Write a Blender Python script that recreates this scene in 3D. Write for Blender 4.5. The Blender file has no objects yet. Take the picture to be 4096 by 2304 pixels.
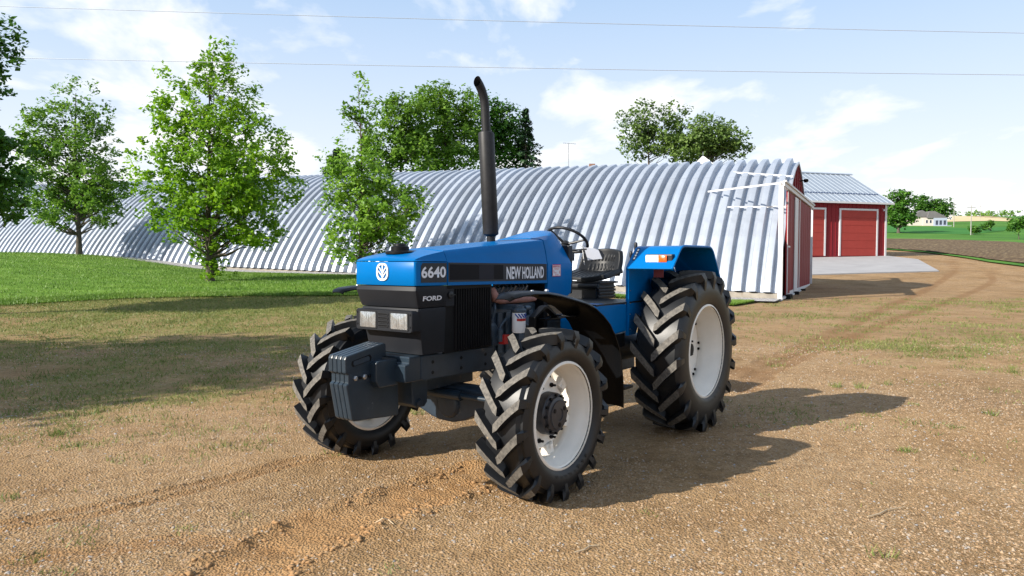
import bpy, bmesh, math, random
import numpy as np
from mathutils import Vector, Matrix
R = math.radians
random.seed(7); rng = np.random.default_rng(11)
sc = bpy.context.scene
C = sc.collection

# ------------------------------------------------------------------ camera
F_PX, CX, CY, CAM_H, PITCH = 2816.86, 2048.0, 1152.0, 1.6608, 0.0403
cam_d = bpy.data.cameras.new('camera'); cam = bpy.data.objects.new('camera', cam_d); C.objects.link(cam)
cam_d.sensor_width = 36; cam_d.lens = F_PX / 4096 * 36; cam_d.clip_end = 6000; cam_d.clip_start = .05
cam.location = (0, 0, CAM_H); cam.rotation_euler = (math.pi / 2 - PITCH, 0, 0)
sc.camera = cam

# ------------------------------------------------------------------ world, sun, exposure
SUN = Vector((-1.58, -.82, 1.0)).normalized()
EL = math.asin(SUN.z); ROT = math.atan2(SUN.x, SUN.y)
w = bpy.data.worlds.new('World'); sc.world = w; w.use_nodes = True
nt = w.node_tree; nt.nodes.clear()
def N(t, **k):
    n = nt.nodes.new(t)
    for a, b in k.items(): setattr(n, a, b)
    return n
out = N('ShaderNodeOutputWorld'); bg = N('ShaderNodeBackground'); bg.inputs[1].default_value = .074
sky = N('ShaderNodeTexSky', sky_type='NISHITA', sun_disc=False)
sky.sun_elevation = EL; sky.sun_rotation = ROT; sky.altitude = 300; sky.air_density = 1.0; sky.dust_density = 1.6; sky.ozone_density = 1.4
tc = N('ShaderNodeTexCoord'); sep = N('ShaderNodeSeparateXYZ')
nt.links.new(tc.outputs['Generated'], sep.inputs[0])
# clouds live on a flat layer overhead: direction / (height + small) gives their plan position
zc = N('ShaderNodeMath', operation='MAXIMUM'); zc.inputs[1].default_value = 0.0
nt.links.new(sep.outputs['Z'], zc.inputs[0])
za = N('ShaderNodeMath', operation='ADD'); za.inputs[1].default_value = .16
nt.links.new(zc.outputs[0], za.inputs[0])
dv = N('ShaderNodeVectorMath', operation='DIVIDE'); cmb = N('ShaderNodeCombineXYZ')
for i in range(3): nt.links.new(za.outputs[0], cmb.inputs[i])
nt.links.new(tc.outputs['Generated'], dv.inputs[0]); nt.links.new(cmb.outputs[0], dv.inputs[1])
mp = N('ShaderNodeMapping'); mp.inputs['Scale'].default_value = (1.0, .72, .4); mp.inputs['Location'].default_value = (5.2, 9.1, .0)
nt.links.new(dv.outputs[0], mp.inputs[0])
n1 = N('ShaderNodeTexNoise'); n1.inputs['Scale'].default_value = 1.9; n1.inputs['Detail'].default_value = 9; n1.inputs['Roughness'].default_value = .55; n1.inputs['Distortion'].default_value = .25
nt.links.new(mp.outputs[0], n1.inputs['Vector'])
r1 = N('ShaderNodeValToRGB'); r1.color_ramp.elements[0].position = .495; r1.color_ramp.elements[1].position = .62
r1.color_ramp.elements[0].color = (.0, .0, .0, 1); r1.color_ramp.elements[1].color = (.9, .9, .9, 1)
nt.links.new(n1.outputs[0], r1.inputs[0])
# thin veil, thicker towards the horizon as in hazy summer air
veil = N('ShaderNodeMapRange'); veil.inputs[1].default_value = .0; veil.inputs[2].default_value = .8; veil.inputs[3].default_value = .95; veil.inputs[4].default_value = .45
nt.links.new(zc.outputs[0], veil.inputs[0])
mx = N('ShaderNodeMath', operation='MAXIMUM'); nt.links.new(r1.outputs[0], mx.inputs[0])
nt.links.new(veil.outputs[0], mx.inputs[1])
mixs = N('ShaderNodeMix', data_type='RGBA')
nt.links.new(mx.outputs[0], mixs.inputs[0]); nt.links.new(sky.outputs[0], mixs.inputs[6])
vr = N('ShaderNodeValToRGB'); vr.color_ramp.elements[0].position = .02; vr.color_ramp.elements[1].position = .40
vr.color_ramp.elements[0].color = (.955, .965, .985, 1); vr.color_ramp.elements[1].color = (.45, .665, .97, 1); nt.links.new(zc.outputs[0], vr.inputs[0])
vm = N('ShaderNodeVectorMath', operation='SCALE'); vm.inputs['Scale'].default_value = 8.7; nt.links.new(vr.outputs[0], vm.inputs[0]); nt.links.new(vm.outputs[0], mixs.inputs[7])
# bright cumulus tops over the veil
mixc = N('ShaderNodeMix', data_type='RGBA')
nt.links.new(r1.outputs[0], mixc.inputs[0]); nt.links.new(mixs.outputs[2], mixc.inputs[6])
mixc.inputs[7].default_value = (8.8, 8.8, 8.8, 1)
nt.links.new(mixc.outputs[2], bg.inputs[0]); nt.links.new(bg.outputs[0], out.inputs[0])

sl = bpy.data.lights.new('sun', 'SUN'); sl.energy = 5.0; sl.angle = R(.55); sl.color = (1, .93, .82)
so = bpy.data.objects.new('sun', sl); C.objects.link(so)
so.rotation_euler = SUN.to_track_quat('Z', 'Y').to_euler(); so.location = (-30, -15, 30)
vs = sc.view_settings
vs.view_transform = 'Standard'; vs.look = 'None'; vs.gamma = 1; vs.exposure = .86
sc.cycles.max_bounces = 6; sc.cycles.transparent_max_bounces = 8
sc.cycles.sample_clamp_indirect = 6

# ------------------------------------------------------------------ helpers
def tag(o, label=None, cat=None, group=None, kind=None):
    if label: o['label'] = label
    if cat: o['category'] = cat
    if group: o['group'] = group
    if kind: o['kind'] = kind
    return o
def empty(name, loc=(0, 0, 0), rz=0, parent=None):
    o = bpy.data.objects.new(name, None); C.objects.link(o); o.location = loc; o.rotation_euler = (0, 0, rz)
    o.empty_display_size = .2
    if parent: o.parent = parent
    return o
def link(name, me, parent=None, mat=None):
    o = bpy.data.objects.new(name, me); C.objects.link(o)
    if parent: o.parent = parent
    if mat is not None and not me.materials:
        for m in (mat if isinstance(mat, (list, tuple)) else [mat]): me.materials.append(m)
    return o
def np_mesh(name, co, tri, nper=3, smooth=False, mi=None):
    me = bpy.data.meshes.new(name)
    co = np.asarray(co, np.float32); tri = np.asarray(tri, np.int32)
    me.vertices.add(len(co)); me.vertices.foreach_set('co', co.ravel())
    me.loops.add(tri.size); me.loops.foreach_set('vertex_index', tri.ravel())
    n = len(tri); me.polygons.add(n)
    me.polygons.foreach_set('loop_start', np.arange(n, dtype=np.int32) * nper)
    me.polygons.foreach_set('loop_total', np.full(n, nper, np.int32))
    if smooth: me.polygons.foreach_set('use_smooth', np.ones(n, bool))
    if mi is not None: me.polygons.foreach_set('material_index', np.asarray(mi, np.int32))
    me.update(calc_edges=True); me.validate()
    return me
def attr(me, name, vals):
    a = me.attributes.new(name, 'FLOAT', 'POINT'); a.data.foreach_set('value', np.asarray(vals, np.float32))

class MB:
    def __init__(s): s.v = []; s.f = []; s.m = []; s.cur = 0
    def add(s, v, f):
        o = len(s.v); s.v += [tuple(p) for p in v]; s.f += [tuple(i + o for i in q) for q in f]; s.m += [s.cur] * len(f); return s
    def box(s, x0, x1, y0, y1, z0, z1, mat=None):
        v = [Vector((x, y, z)) for z in (z0, z1) for y in (y0, y1) for x in (x0, x1)]
        if mat is not None: v = [mat @ p for p in v]
        return s.add(v, [(0, 2, 3, 1), (4, 5, 7, 6), (0, 1, 5, 4), (2, 6, 7, 3), (0, 4, 6, 2), (1, 3, 7, 5)])
    def prism(s, poly, axis, a0, a1, mat=None):
        """poly in the two other axes (x<y<z order) extruded along axis"""
        def P(p, a):
            q = [p[0], p[1]]; q.insert(axis, a); return Vector(q)
        n = len(poly); v = [P(p, a0) for p in poly] + [P(p, a1) for p in poly]
        if mat is not None: v = [mat @ p for p in v]
        return s.add(v, [tuple(range(n))[::-1], tuple(range(n, 2 * n))] + [(i, (i + 1) % n, n + (i + 1) % n, n + i) for i in range(n)])
    def loft(s, rings, caps=True, closed=True):
        n = len(rings[0]); v = [p for r in rings for p in r]; f = []
        for k in range(len(rings) - 1):
            for i in range(n if closed else n - 1):
                j = (i + 1) % n; f.append((k * n + i, k * n + j, (k + 1) * n + j, (k + 1) * n + i))
        if caps: f += [tuple(range(n))[::-1], tuple(range((len(rings) - 1) * n, len(rings) * n))]
        return s.add(v, f)
    def tube(s, pts, r, n=10, caps=True, end_plane=None):
        pts = [Vector(p) for p in pts]; rs = r if isinstance(r, (list, tuple)) else [r] * len(pts)
        up = None; rings = []
        for i, p in enumerate(pts):
            d = (pts[min(i + 1, len(pts) - 1)] - pts[max(i - 1, 0)]).normalized()
            if up is None: up = d.orthogonal().normalized()
            up = (up - d * up.dot(d)); up = up.normalized() if up.length > 1e-6 else d.orthogonal().normalized()
            b = d.cross(up)
            ring = [p + (up * math.cos(2 * math.pi * k / n) + b * math.sin(2 * math.pi * k / n)) * rs[i] for k in range(n)]
            if end_plane and i == len(pts) - 1:
                nn = Vector(end_plane); ring = [q + d * ((p - q).dot(nn) / d.dot(nn)) for q in ring]
            rings.append(ring)
        return s.loft(rings, caps)
    def lathe(s, prof, n=32, origin=(0, 0, 0), axis='y', closed=False, a0=0, a1=2 * math.pi):
        """prof: (radius, height along axis)"""
        o = Vector(origin); full = abs(a1 - a0 - 2 * math.pi) < 1e-6; m = n if full else n + 1; v = []
        for r, h in prof:
            for k in range(m):
                a = a0 + (a1 - a0) * k / n; c, d = r * math.cos(a), r * math.sin(a)
                v.append(o + Vector({'y': (c, h, d), 'z': (c, d, h), 'x': (h, c, d)}[axis]))
        f = []; L = len(prof)
        for i in range(L if closed else L - 1):
            j = (i + 1) % L
            for k in range(n):
                l = (k + 1) % m; f.append((i * m + k, i * m + l, j * m + l, j * m + k))
        return s.add(v, f)
    def build(s, name, mat, parent=None, smooth=None, bevel=0, seg=2, limit=35):
        me = bpy.data.meshes.new(name); bm = bmesh.new()
        vs_ = [bm.verts.new(p) for p in s.v]
        for f, mi in zip(s.f, s.m):
            try:
                q = bm.faces.new([vs_[i] for i in f]); q.material_index = mi
            except ValueError: pass
        bmesh.ops.remove_doubles(bm, verts=bm.verts, dist=1e-5)
        bmesh.ops.recalc_face_normals(bm, faces=bm.faces)
        if bevel:
            ed = [e for e in bm.edges if len(e.link_faces) == 2 and e.calc_face_angle(0) > R(limit)]
            bmesh.ops.bevel(bm, geom=ed, offset=bevel, segments=seg, affect='EDGES', profile=.6, clamp_overlap=True)
        bm.to_mesh(me); bm.free()
        if smooth is not None:
            me.polygons.foreach_set('use_smooth', [True] * len(me.polygons)); me.set_sharp_from_angle(angle=R(smooth))
        return link(name, me, parent, mat)

def copy_tree(o, parent=None):
    c = o.copy(); C.objects.link(c); c.parent = parent
    for ch in list(o.children): copy_tree(ch, c)
    return c

# ------------------------------------------------------------------ materials
MATS = {}
def mat(name, col, rough=.5, metal=0., var=None, bump=None, coat=0., spec=.5, coord='Object', emit=None, stretch=(1, 1, 1), dirt=None):
    if name in MATS: return MATS[name]
    m = bpy.data.materials.new(name); m.use_nodes = True; t = m.node_tree; b = t.nodes['Principled BSDF']
    b.inputs['Base Color'].default_value = (*col, 1); b.inputs['Roughness'].default_value = rough
    b.inputs['Metallic'].default_value = metal; b.inputs['Specular IOR Level'].default_value = spec
    b.inputs['Coat Weight'].default_value = coat; b.inputs['Coat Roughness'].default_value = .06
    def nd(k, **a):
        x = t.nodes.new(k)
        for p, q in a.items(): setattr(x, p, q)
        return x
    c = nd('ShaderNodeTexCoord'); mpn = nd('ShaderNodeMapping'); mpn.inputs['Scale'].default_value = stretch
    t.links.new(c.outputs[coord], mpn.inputs[0])
    last = None
    if var:
        scale, amt = var[:2]
        nz = nd('ShaderNodeTexNoise'); nz.inputs['Scale'].default_value = scale; nz.inputs['Detail'].default_value = 6; nz.inputs['Roughness'].default_value = .65
        t.links.new(mpn.outputs[0], nz.inputs[0])
        rp = nd('ShaderNodeValToRGB'); rp.color_ramp.elements[0].position = .3; rp.color_ramp.elements[1].position = .7
        c2 = var[2] if len(var) > 2 else tuple(min(1, x * (1 + amt)) for x in col)
        c1 = tuple(x * (1 - amt) for x in col)
        rp.color_ramp.elements[0].color = (*c1, 1); rp.color_ramp.elements[1].color = (*c2, 1)
        t.links.new(nz.outputs[0], rp.inputs[0]); last = rp.outputs[0]
        t.links.new(last, b.inputs['Base Color'])
    if dirt:
        dc, dscale, dpos = dirt
        nz = nd('ShaderNodeTexNoise'); nz.inputs['Scale'].default_value = dscale; nz.inputs['Detail'].default_value = 8; nz.inputs['Roughness'].default_value = .7
        t.links.new(mpn.outputs[0], nz.inputs[0])
        rp = nd('ShaderNodeValToRGB'); rp.color_ramp.elements[0].position = dpos; rp.color_ramp.elements[1].position = min(1, dpos + .14)
        t.links.new(nz.outputs[0], rp.inputs[0])
        mxn = nd('ShaderNodeMix', data_type='RGBA'); t.links.new(rp.outputs[0], mxn.inputs[0])
        if last: t.links.new(last, mxn.inputs[6])
        else: mxn.inputs[6].default_value = (*col, 1)
        mxn.inputs[7].default_value = (*dc, 1); t.links.new(mxn.outputs[2], b.inputs['Base Color'])
    if bump:
        nz = nd('ShaderNodeTexNoise'); nz.inputs['Scale'].default_value = bump[0]; nz.inputs['Detail'].default_value = 5
        t.links.new(mpn.outputs[0], nz.inputs[0])
        bp = nd('ShaderNodeBump'); bp.inputs['Strength'].default_value = bump[1]; bp.inputs['Distance'].default_value = bump[2] if len(bump) > 2 else .01
        t.links.new(nz.outputs[0], bp.inputs['Height']); t.links.new(bp.outputs[0], b.inputs['Normal'])
    if emit:
        b.inputs['Emission Color'].default_value = (*emit[0], 1); b.inputs['Emission Strength'].default_value = emit[1]
    MATS[name] = m; return m

BLUE = mat('tractor_blue', (.0, .112, .34), .30, spec=.10, coat=.0, var=(3, .06), bump=(40, .02, .002))
SLATE = mat('slate_casting', (.015, .027, .043), .4, var=(9, .25), bump=(60, .15, .002), dirt=((.14, .10, .07), 6, .62))
SLATE2 = mat('slate_weight', (.013, .024, .037), .34, var=(7, .2), bump=(45, .2, .002), dirt=((.18, .19, .2), 14, .66))
BLACKP = mat('black_plastic', (.014, .015, .018), .42, spec=.3, var=(12, .15), bump=(220, .12, .001))
DKGREY = mat('grille_grey', (.0135, .015, .019), .5, spec=.16, var=(5, .1), bump=(300, .1, .001))
BLACKM = mat('black_metal', (.005, .0055, .007), .45, spec=.16, var=(8, .3))
STACK = mat('stack_black', (.014, .014, .016), .5, spec=.3, var=(14, .35), bump=(50, .1, .002), dirt=((.35, .34, .33), 9, .71))
RUBBER = mat('rubber', (.008, .009, .011), .42, spec=.4, var=(6, .3), bump=(80, .12, .002), dirt=((.034, .030, .027), 5, .62))
LUGTOP = mat('rubber_worn', (.085, .08, .073), .8, var=(38, .55, (.165, .15, .13)), bump=(120, .35, .003), dirt=((.42, .31, .18), 11, .66))
CREAM = mat('rim_cream', (.80, .76, .69), .42, var=(4, .06), dirt=((.50, .40, .28), 7, .66))
WHITE = mat('white_paint', (.78, .78, .77), .5, var=(3, .08), dirt=((.45, .40, .33), 5, .68))
STEEL = mat('steel', (.45, .45, .46), .35, metal=.9, var=(20, .2))
RUST = mat('rusty_manifold', (.26, .13, .11), .8, var=(18, .3), bump=(60, .3, .003))
DECAL = mat('decal_grey', (.032, .035, .042), .45, spec=.15)
DECAL2 = mat('decal_black', (.004, .005, .009), .4, spec=.1)
DECAL3 = mat('decal_mid', (.014, .016, .026), .4, spec=.12)
SILVER = mat('lettering', (.62, .64, .70), .4)
GLASS = mat('headlight_lens', (.55, .58, .62), .12, metal=.8, var=(26, .6), bump=(70, .5, .004), coat=.8, stretch=(1, 6, .6))
ORANGE = mat('orange_lens', (.75, .11, .01), .2, coat=.7, var=(30, .3), bump=(90, .4, .003))
CLEAR = mat('clear_lens', (.70, .72, .74), .2, coat=.7, var=(40, .2), bump=(90, .4, .003))
REDP = mat('red_paint', (.42, .012, .012), .45)
VINYL = mat('seat_vinyl', (.011, .012, .014), .45, spec=.25, bump=(90, .1, .002))
PAPER = mat('paper', (.62, .63, .67), .7)
ENG = mat('engine_blue', (.03, .05, .075), .5, var=(14, .4), bump=(40, .3, .004), dirt=((.10, .08, .06), 9, .6))

def text_mesh(txt, h, width, bold=0.0):
    cu = bpy.data.curves.new('lettering', 'FONT'); cu.body = txt; cu.size = 1; cu.offset = bold; cu.resolution_u = 3
    o = bpy.data.objects.new('tmp', cu); C.objects.link(o)
    me = bpy.data.meshes.new_from_object(o.evaluated_get(bpy.context.evaluated_depsgraph_get()))
    bpy.data.objects.remove(o); bpy.data.curves.remove(cu)
    co = np.zeros(len(me.vertices) * 3, np.float32); me.vertices.foreach_get('co', co); co = co.reshape(-1, 3)
    mn, mxx = co.min(0), co.max(0)
    co[:, 0] = (co[:, 0] - mn[0]) / (mxx[0] - mn[0]) * width; co[:, 1] = (co[:, 1] - mn[1]) / (mxx[1] - mn[1]) * h
    return me, co
def lettering(name, txt, h, width, origin, right, up, m, parent, bold=.02):
    me, co = text_mesh(txt, h, width, bold)
    o_ = np.array(origin); r_ = np.array(right); u_ = np.array(up)
    P = o_ + co[:, :1] * r_ + co[:, 1:2] * u_
    me.vertices.foreach_set('co', P.astype(np.float32).ravel()); me.update()
    return link(name, me, parent, m)

# ------------------------------------------------------------------ terrain
_tab = np.random.default_rng(5).random((256, 256))
def vnoise(x, y):
    x = np.asarray(x, float); y = np.asarray(y, float)
    xi = np.floor(x).astype(int); yi = np.floor(y).astype(int); fx = x - xi; fy = y - yi
    fx = fx * fx * (3 - 2 * fx); fy = fy * fy * (3 - 2 * fy)
    g = lambda a, b: _tab[a & 255, b & 255]
    return (g(xi, yi) * (1 - fx) + g(xi + 1, yi) * fx) * (1 - fy) + (g(xi, yi + 1) * (1 - fx) + g(xi + 1, yi + 1) * fx) * fy
def fbm(x, y, o=4):
    s = 0; a = .5
    for k in range(o): s = s + a * vnoise(x * 2 ** k + 17 * k, y * 2 ** k + 31 * k); a *= .5
    return s
def sstep(a, b, x):
    t = np.clip((np.asarray(x, float) - a) / (b - a), 0, 1); return t * t * (3 - 2 * t)
_gyr = [-200, 27, 32, 40, 48, 62, 75, 90, 150, 190, 255, 400, 650, 720, 6000]; _gzr = [0, 0, .05, .22, .75, 1.80, 2.40, 3.0, 5.95, 8.3, 14.0, 23.5, 42, 43.5, 43.5]
_gyl = [-200, 14, 22, 26, 31, 36, 44, 50, 62, 75, 90, 150, 190, 255, 400, 650, 720, 6000]; _gzl = [0, 0, .10, .30, .70, .80, .98, 1.30, 1.85, 2.4, 3.0, 5.95, 8.3, 14.0, 23.5, 42, 43.5, 43.5]
def ground_z(x, y):
    x = np.asarray(x, float); y = np.asarray(y, float); zr = 0; zl = 0
    for k in (-1, -.5, 0, .5, 1):
        q = y + k * np.clip(.05 * y, 0, 40); zr = zr + np.interp(q, _gyr, _gzr) / 5; zl = zl + np.interp(q, _gyl, _gzl) / 5
    u = sstep(9, -7, x + .0 * y); z = zl * u + zr * (1 - u)
    b = 1.15 * sstep(-15, -31, x) * np.exp(-((y - 40) / 8.5) ** 2 / 2)
    return z + b
def hit(px, py, off=0.):
    """pixel of the photograph -> point on the terrain"""
    dx = (px - CX) / F_PX; dy = -(py - CY) / F_PX
    d = np.array([dx, math.cos(PITCH) + dy * math.sin(PITCH), -math.sin(PITCH) + dy * math.cos(PITCH)])
    t = np.concatenate([np.linspace(2, 60, 1200), np.linspace(60, 900, 3000)])
    p = np.array([0, 0, CAM_H]) + t[:, None] * d
    below = p[:, 2] < ground_z(p[:, 0], p[:, 1]) + off
    i = int(np.argmax(below)) if below.any() else len(t) - 1
    return p[i]

def sheet(name, near, far, m, off, nu=60, nv=20, kind='structure', label=None, rough=0.0, vpow=1.0):
    """surface between two polylines of plan points, laid on the terrain"""
    def samp(pl, n):
        pl = np.asarray(pl, float)[:, :2]; s = np.r_[0, np.cumsum(np.linalg.norm(np.diff(pl, axis=0), axis=1))]; u = np.linspace(0, s[-1], n)
        return np.stack([np.interp(u, s, pl[:, 0]), np.interp(u, s, pl[:, 1])], 1)
    a, b = samp(near, nu), samp(far, nu); v = (np.linspace(0, 1, nv) ** vpow)[:, None, None]
    P = a[None] * (1 - v) + b[None] * v
    if rough:
        e = np.zeros((nv, nu)); e[0] = e[-1] = 1
        P[0, :, 1] += rough * (fbm(P[0, :, 0] * 1.3, P[0, :, 1] * 1.3) - .5) * 2
    P = P.reshape(-1, 2); Z = ground_z(P[:, 0], P[:, 1]) + off
    i = np.arange((nv - 1) * nu).reshape(nv - 1, nu)[:, :-1].ravel()
    me = np_mesh(name, np.c_[P, Z], np.stack([i, i + 1, i + nu + 1, i + nu], 1), 4, True)
    o = link(name, me, None, m); tag(o, kind=kind, label=label); return o

# --- materials for the ground
def ground_mat(name, kind):
    m = bpy.data.materials.new(name); m.use_nodes = True; t = m.node_tree; b = t.nodes['Principled BSDF']
    b.inputs['Roughness'].default_value = .95; b.inputs['Specular IOR Level'].default_value = .15
    def nd(k, **a):
        x = t.nodes.new(k)
        for p, q in a.items(): setattr(x, p, q)
        return x
    L = t.links.new
    geo = nd('ShaderNodeNewGeometry')
    def noise(sc_, det=6, rough=.6, stretch=None):
        n = nd('ShaderNodeTexNoise'); n.inputs['Scale'].default_value = sc_; n.inputs['Detail'].default_value = det; n.inputs['Roughness'].default_value = rough
        if stretch:
            mp_ = nd('ShaderNodeMapping'); mp_.inputs['Scale'].default_value = stretch[:3]
            if len(stretch) > 3: mp_.inputs['Rotation'].default_value = (0, 0, stretch[3])
            L(geo.outputs['Position'], mp_.inputs[0]); L(mp_.outputs[0], n.inputs[0])
        else: L(geo.outputs['Position'], n.inputs[0])
        return n.outputs[0]
    def ramp(src, stops):
        r = nd('ShaderNodeValToRGB'); e = r.color_ramp.elements
        while len(e) < len(stops): e.new(.5)
        for q, (p, c) in zip(e, stops): q.position = p; q.color = (*c, 1)
        L(src, r.inputs[0]); return r.outputs[0]
    def mix(fac, a, c, bt='MIX'):
        x = nd('ShaderNodeMix', data_type='RGBA', blend_type=bt)
        if isinstance(fac, (int, float)): x.inputs[0].default_value = fac
        else: L(fac, x.inputs[0])
        for s_, q in ((6, a), (7, c)):
            if isinstance(q, tuple): x.inputs[s_].default_value = (*q, 1)
            else: L(q, x.inputs[s_])
        return x.outputs[2]
    def bump(src, dist, st=1.):
        x = nd('ShaderNodeBump'); x.inputs['Distance'].default_value = dist; x.inputs['Strength'].default_value = st; L(src, x.inputs['Height']); L(x.outputs[0], b.inputs['Normal']); return x
    if kind == 'yard':
        soil = ramp(noise(1.1), [(.25, (.27, .165, .080)), (.5, (.355, .23, .118)), (.75, (.43, .295, .165))])
        v = nd('ShaderNodeTexVoronoi'); v.inputs['Scale'].default_value = 62; L(geo.outputs['Position'], v.inputs['Vector'])
        peb = ramp(v.outputs['Color'], [(.1, (.25, .16, .085)), (.45, (.36, .24, .135)), (.8, (.43, .315, .20)), (.97, (.42, .37, .31))])
        stoneamt = ramp(noise(.55, 4), [(.36, (.15, .15, .15)), (.62, (.8, .8, .8))])
        c = mix(stoneamt, soil, peb)
        big = ramp(noise(.42, 5, .65), [(.32, (.72, .70, .66)), (.5, (.92, .92, .91)), (.68, (1.04, 1.04, 1.03))]); c = mix(1.0, c, big, 'MULTIPLY')
        mid_ = ramp(noise(6.5, 6, .7), [(.3, (.62, .58, .53)), (.48, (.98, .97, .95)), (.7, (1.14, 1.13, 1.10))]); c = mix(.95, c, mid_, 'MULTIPLY')
        m2_ = ramp(noise(24, 6, .75), [(.3, (.72, .69, .65)), (.5, (1.0, 1.0, .99)), (.7, (1.1, 1.1, 1.08))]); c = mix(.9, c, m2_, 'MULTIPLY')
        fine = ramp(noise(160, 3), [(.3, (.62, .60, .57)), (.65, (1.12, 1.1, 1.08))])
        c = mix(.8, c, fine, 'MULTIPLY')
        at = nd('ShaderNodeAttribute'); at.attribute_name = 'weed'
        g = ramp(noise(11, 5), [(.25, (.085, .11, .022)), (.55, (.155, .17, .042)), (.8, (.27, .245, .09))])
        wn = noise(5, 8, .8)
        wm = nd('ShaderNodeMath', operation='ADD'); L(at.outputs['Fac'], wm.inputs[0]); L(wn, wm.inputs[1])
        wf = ramp(wm.outputs[0], [(.66, (0, 0, 0)), (.98, (.72, .72, .72))])
        c = mix(wf, c, g)
        ac = nd('ShaderNodeAttribute'); ac.attribute_name = 'clay'; clayc = ramp(noise(14, 6, .7), [(.3, (.24, .125, .048)), (.5, (.36, .205, .09)), (.72, (.43, .27, .135))]); c = mix(ac.outputs['Fac'], c, clayc)
        ar = nd('ShaderNodeAttribute'); ar.attribute_name = 'rut'
        c = mix(ar.outputs['Fac'], c, (.20, .105, .045))
        L(c, b.inputs['Base Color'])
        h = nd('ShaderNodeMath', operation='ADD'); L(v.outputs['Distance'], h.inputs[0]); L(noise(26, 8, .75), h.inputs[1])
        bump(h.outputs[0], .02, .8)
    elif kind == 'lawn':
        c = ramp(noise(.35, 6, .6, (1, 2.2, 1)), [(.3, (.075, .155, .018)), (.5, (.11, .212, .026)), (.72, (.175, .285, .05))])
        s_ = ramp(noise(3.2, 4, .6, (.12, 1, 1, .32)), [(.35, (.82, .85, .8)), (.65, (1.12, 1.1, 1.05))])
        c = mix(.9, c, s_, 'MULTIPLY')
        f_ = ramp(noise(28, 4, .7), [(.3, (.7, .72, .7)), (.7, (1.2, 1.2, 1.1))]); c = mix(.8, c, f_, 'MULTIPLY')
        L(c, b.inputs['Base Color']); bump(noise(30, 5, .7), .05, .8)
    elif kind == 'green':
        c = ramp(noise(.03, 6, .6, (1, 3, 1)), [(.3, (.04, .12, .018)), (.5, (.065, .17, .025)), (.7, (.11, .22, .04))])
        f_ = ramp(noise(.6, 5, .7, (.5, 1.5, 1)), [(.3, (.75, .78, .75)), (.7, (1.2, 1.18, 1.1))]); c = mix(.8, c, f_, 'MULTIPLY')
        L(c, b.inputs['Base Color']); bump(noise(2, 5, .7), .3, .6)
    elif kind == 'crop':
        c = ramp(noise(.05, 5, .6, (1, 3, 1)), [(.35, (.03, .13, .022)), (.65, (.045, .165, .03))]); L(c, b.inputs['Base Color']); bump(noise(1.5, 4), .15, .5)
    elif kind == 'tan':
        c = ramp(noise(.04, 5, .6, (1, 6, 1)), [(.35, (.46, .36, .2)), (.65, (.58, .47, .28))]); L(c, b.inputs['Base Color'])
    elif kind == 'plow':
        c = ramp(noise(.9, 7, .7, (.35, 1.6, 1, .2)), [(.28, (.055, .038, .026)), (.5, (.10, .072, .046)), (.75, (.19, .15, .085))])
        L(c, b.inputs['Base Color']); bump(noise(3, 6, .7), .12, .8)
    elif kind == 'concrete':
        c = ramp(noise(.7, 7, .65), [(.3, (.27, .265, .27)), (.7, (.34, .335, .34))]); L(c, b.inputs['Base Color']); bump(noise(40, 4), .004, .5)
    elif kind == 'gravel':
        v = nd('ShaderNodeTexVoronoi'); v.inputs['Scale'].default_value = 16; L(geo.outputs['Position'], v.inputs['Vector'])
        c = ramp(v.outputs['Color'], [(.1, (.2, .19, .18)), (.5, (.36, .34, .33)), (.9, (.55, .53, .52))]); L(c, b.inputs['Base Color']); bump(v.outputs['Distance'], .05, 1)
    return m
YARD = ground_mat('yard_gravel', 'yard'); LAWN = ground_mat('lawn_grass', 'lawn'); GREEN = ground_mat('meadow', 'green')
CROP = ground_mat('young_crop', 'crop'); TAN = ground_mat('stubble', 'tan'); PLOW = ground_mat('plowed_soil', 'plow')
CONC = ground_mat('concrete', 'concrete'); GRAV = ground_mat('grey_gravel', 'gravel')

# --- base terrain out to the horizon
xs = np.r_[-4000, -2500, -1500, -900, -600, np.linspace(-400, 500, 91), 650, 900, 1500, 2500, 4000]
ys = np.r_[-3000, -1000, -300, -100, np.linspace(-40, 150, 60), np.linspace(155, 500, 60), 560, 650, 800, 1000, 1500, 2500, 5000]
X, Y = np.meshgrid(xs, ys); nx = len(xs)
i = np.arange((len(ys) - 1) * nx).reshape(-1, nx)[:, :-1].ravel()
o = link('ground', np_mesh('ground', np.c_[X.ravel(), Y.ravel(), (ground_z(X, Y) - .015 - .25 * np.where(X > 18, sstep(97, 90, Y) * sstep(92, 84, X), sstep(56, 44, Y) * sstep(-66, -56, X))).ravel()], np.stack([i, i + 1, i + nx + 1, i + nx], 1), 4, True), None, GREEN)
tag(o, kind='structure')

# --- the yard: fine grid near the tractor with wheel ruts pressed into it
def H(*pts): return [hit(*p)[:2] for p in pts]
TR = [  # plan polylines of wheel ruts: (points, half width, depth, lugged)
    (H((1365, 1812), (1180, 1842), (800, 1940), (400, 2028), (0, 2106), (-400, 2196)), .05, .018, 0),
    (H((1330, 1830), (1180, 1860), (800, 1962), (400, 2054), (0, 2134), (-400, 2226)), .05, .02, 0),
    (H((2120, 1935), (1950, 1895), (1650, 1990), (1330, 2105), (1050, 2240), (850, 2360)), .24, .017, 1),
    (H((2700, 1640), (2950, 1500), (3120, 1430), (3330, 1335), (3560, 1222), (3740, 1140), (3830, 1075), (3815, 1040)), .22, .02, 0),
    (H((2960, 1560), (3080, 1475), (3330, 1380), (3600, 1270), (3860, 1180), (3975, 1120), (3950, 1082)), .2, .02, 0),
    (H((1150, 2205), (700, 2165), (330, 2215), (0, 2262)), .08, .012, 0),
]
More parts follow.
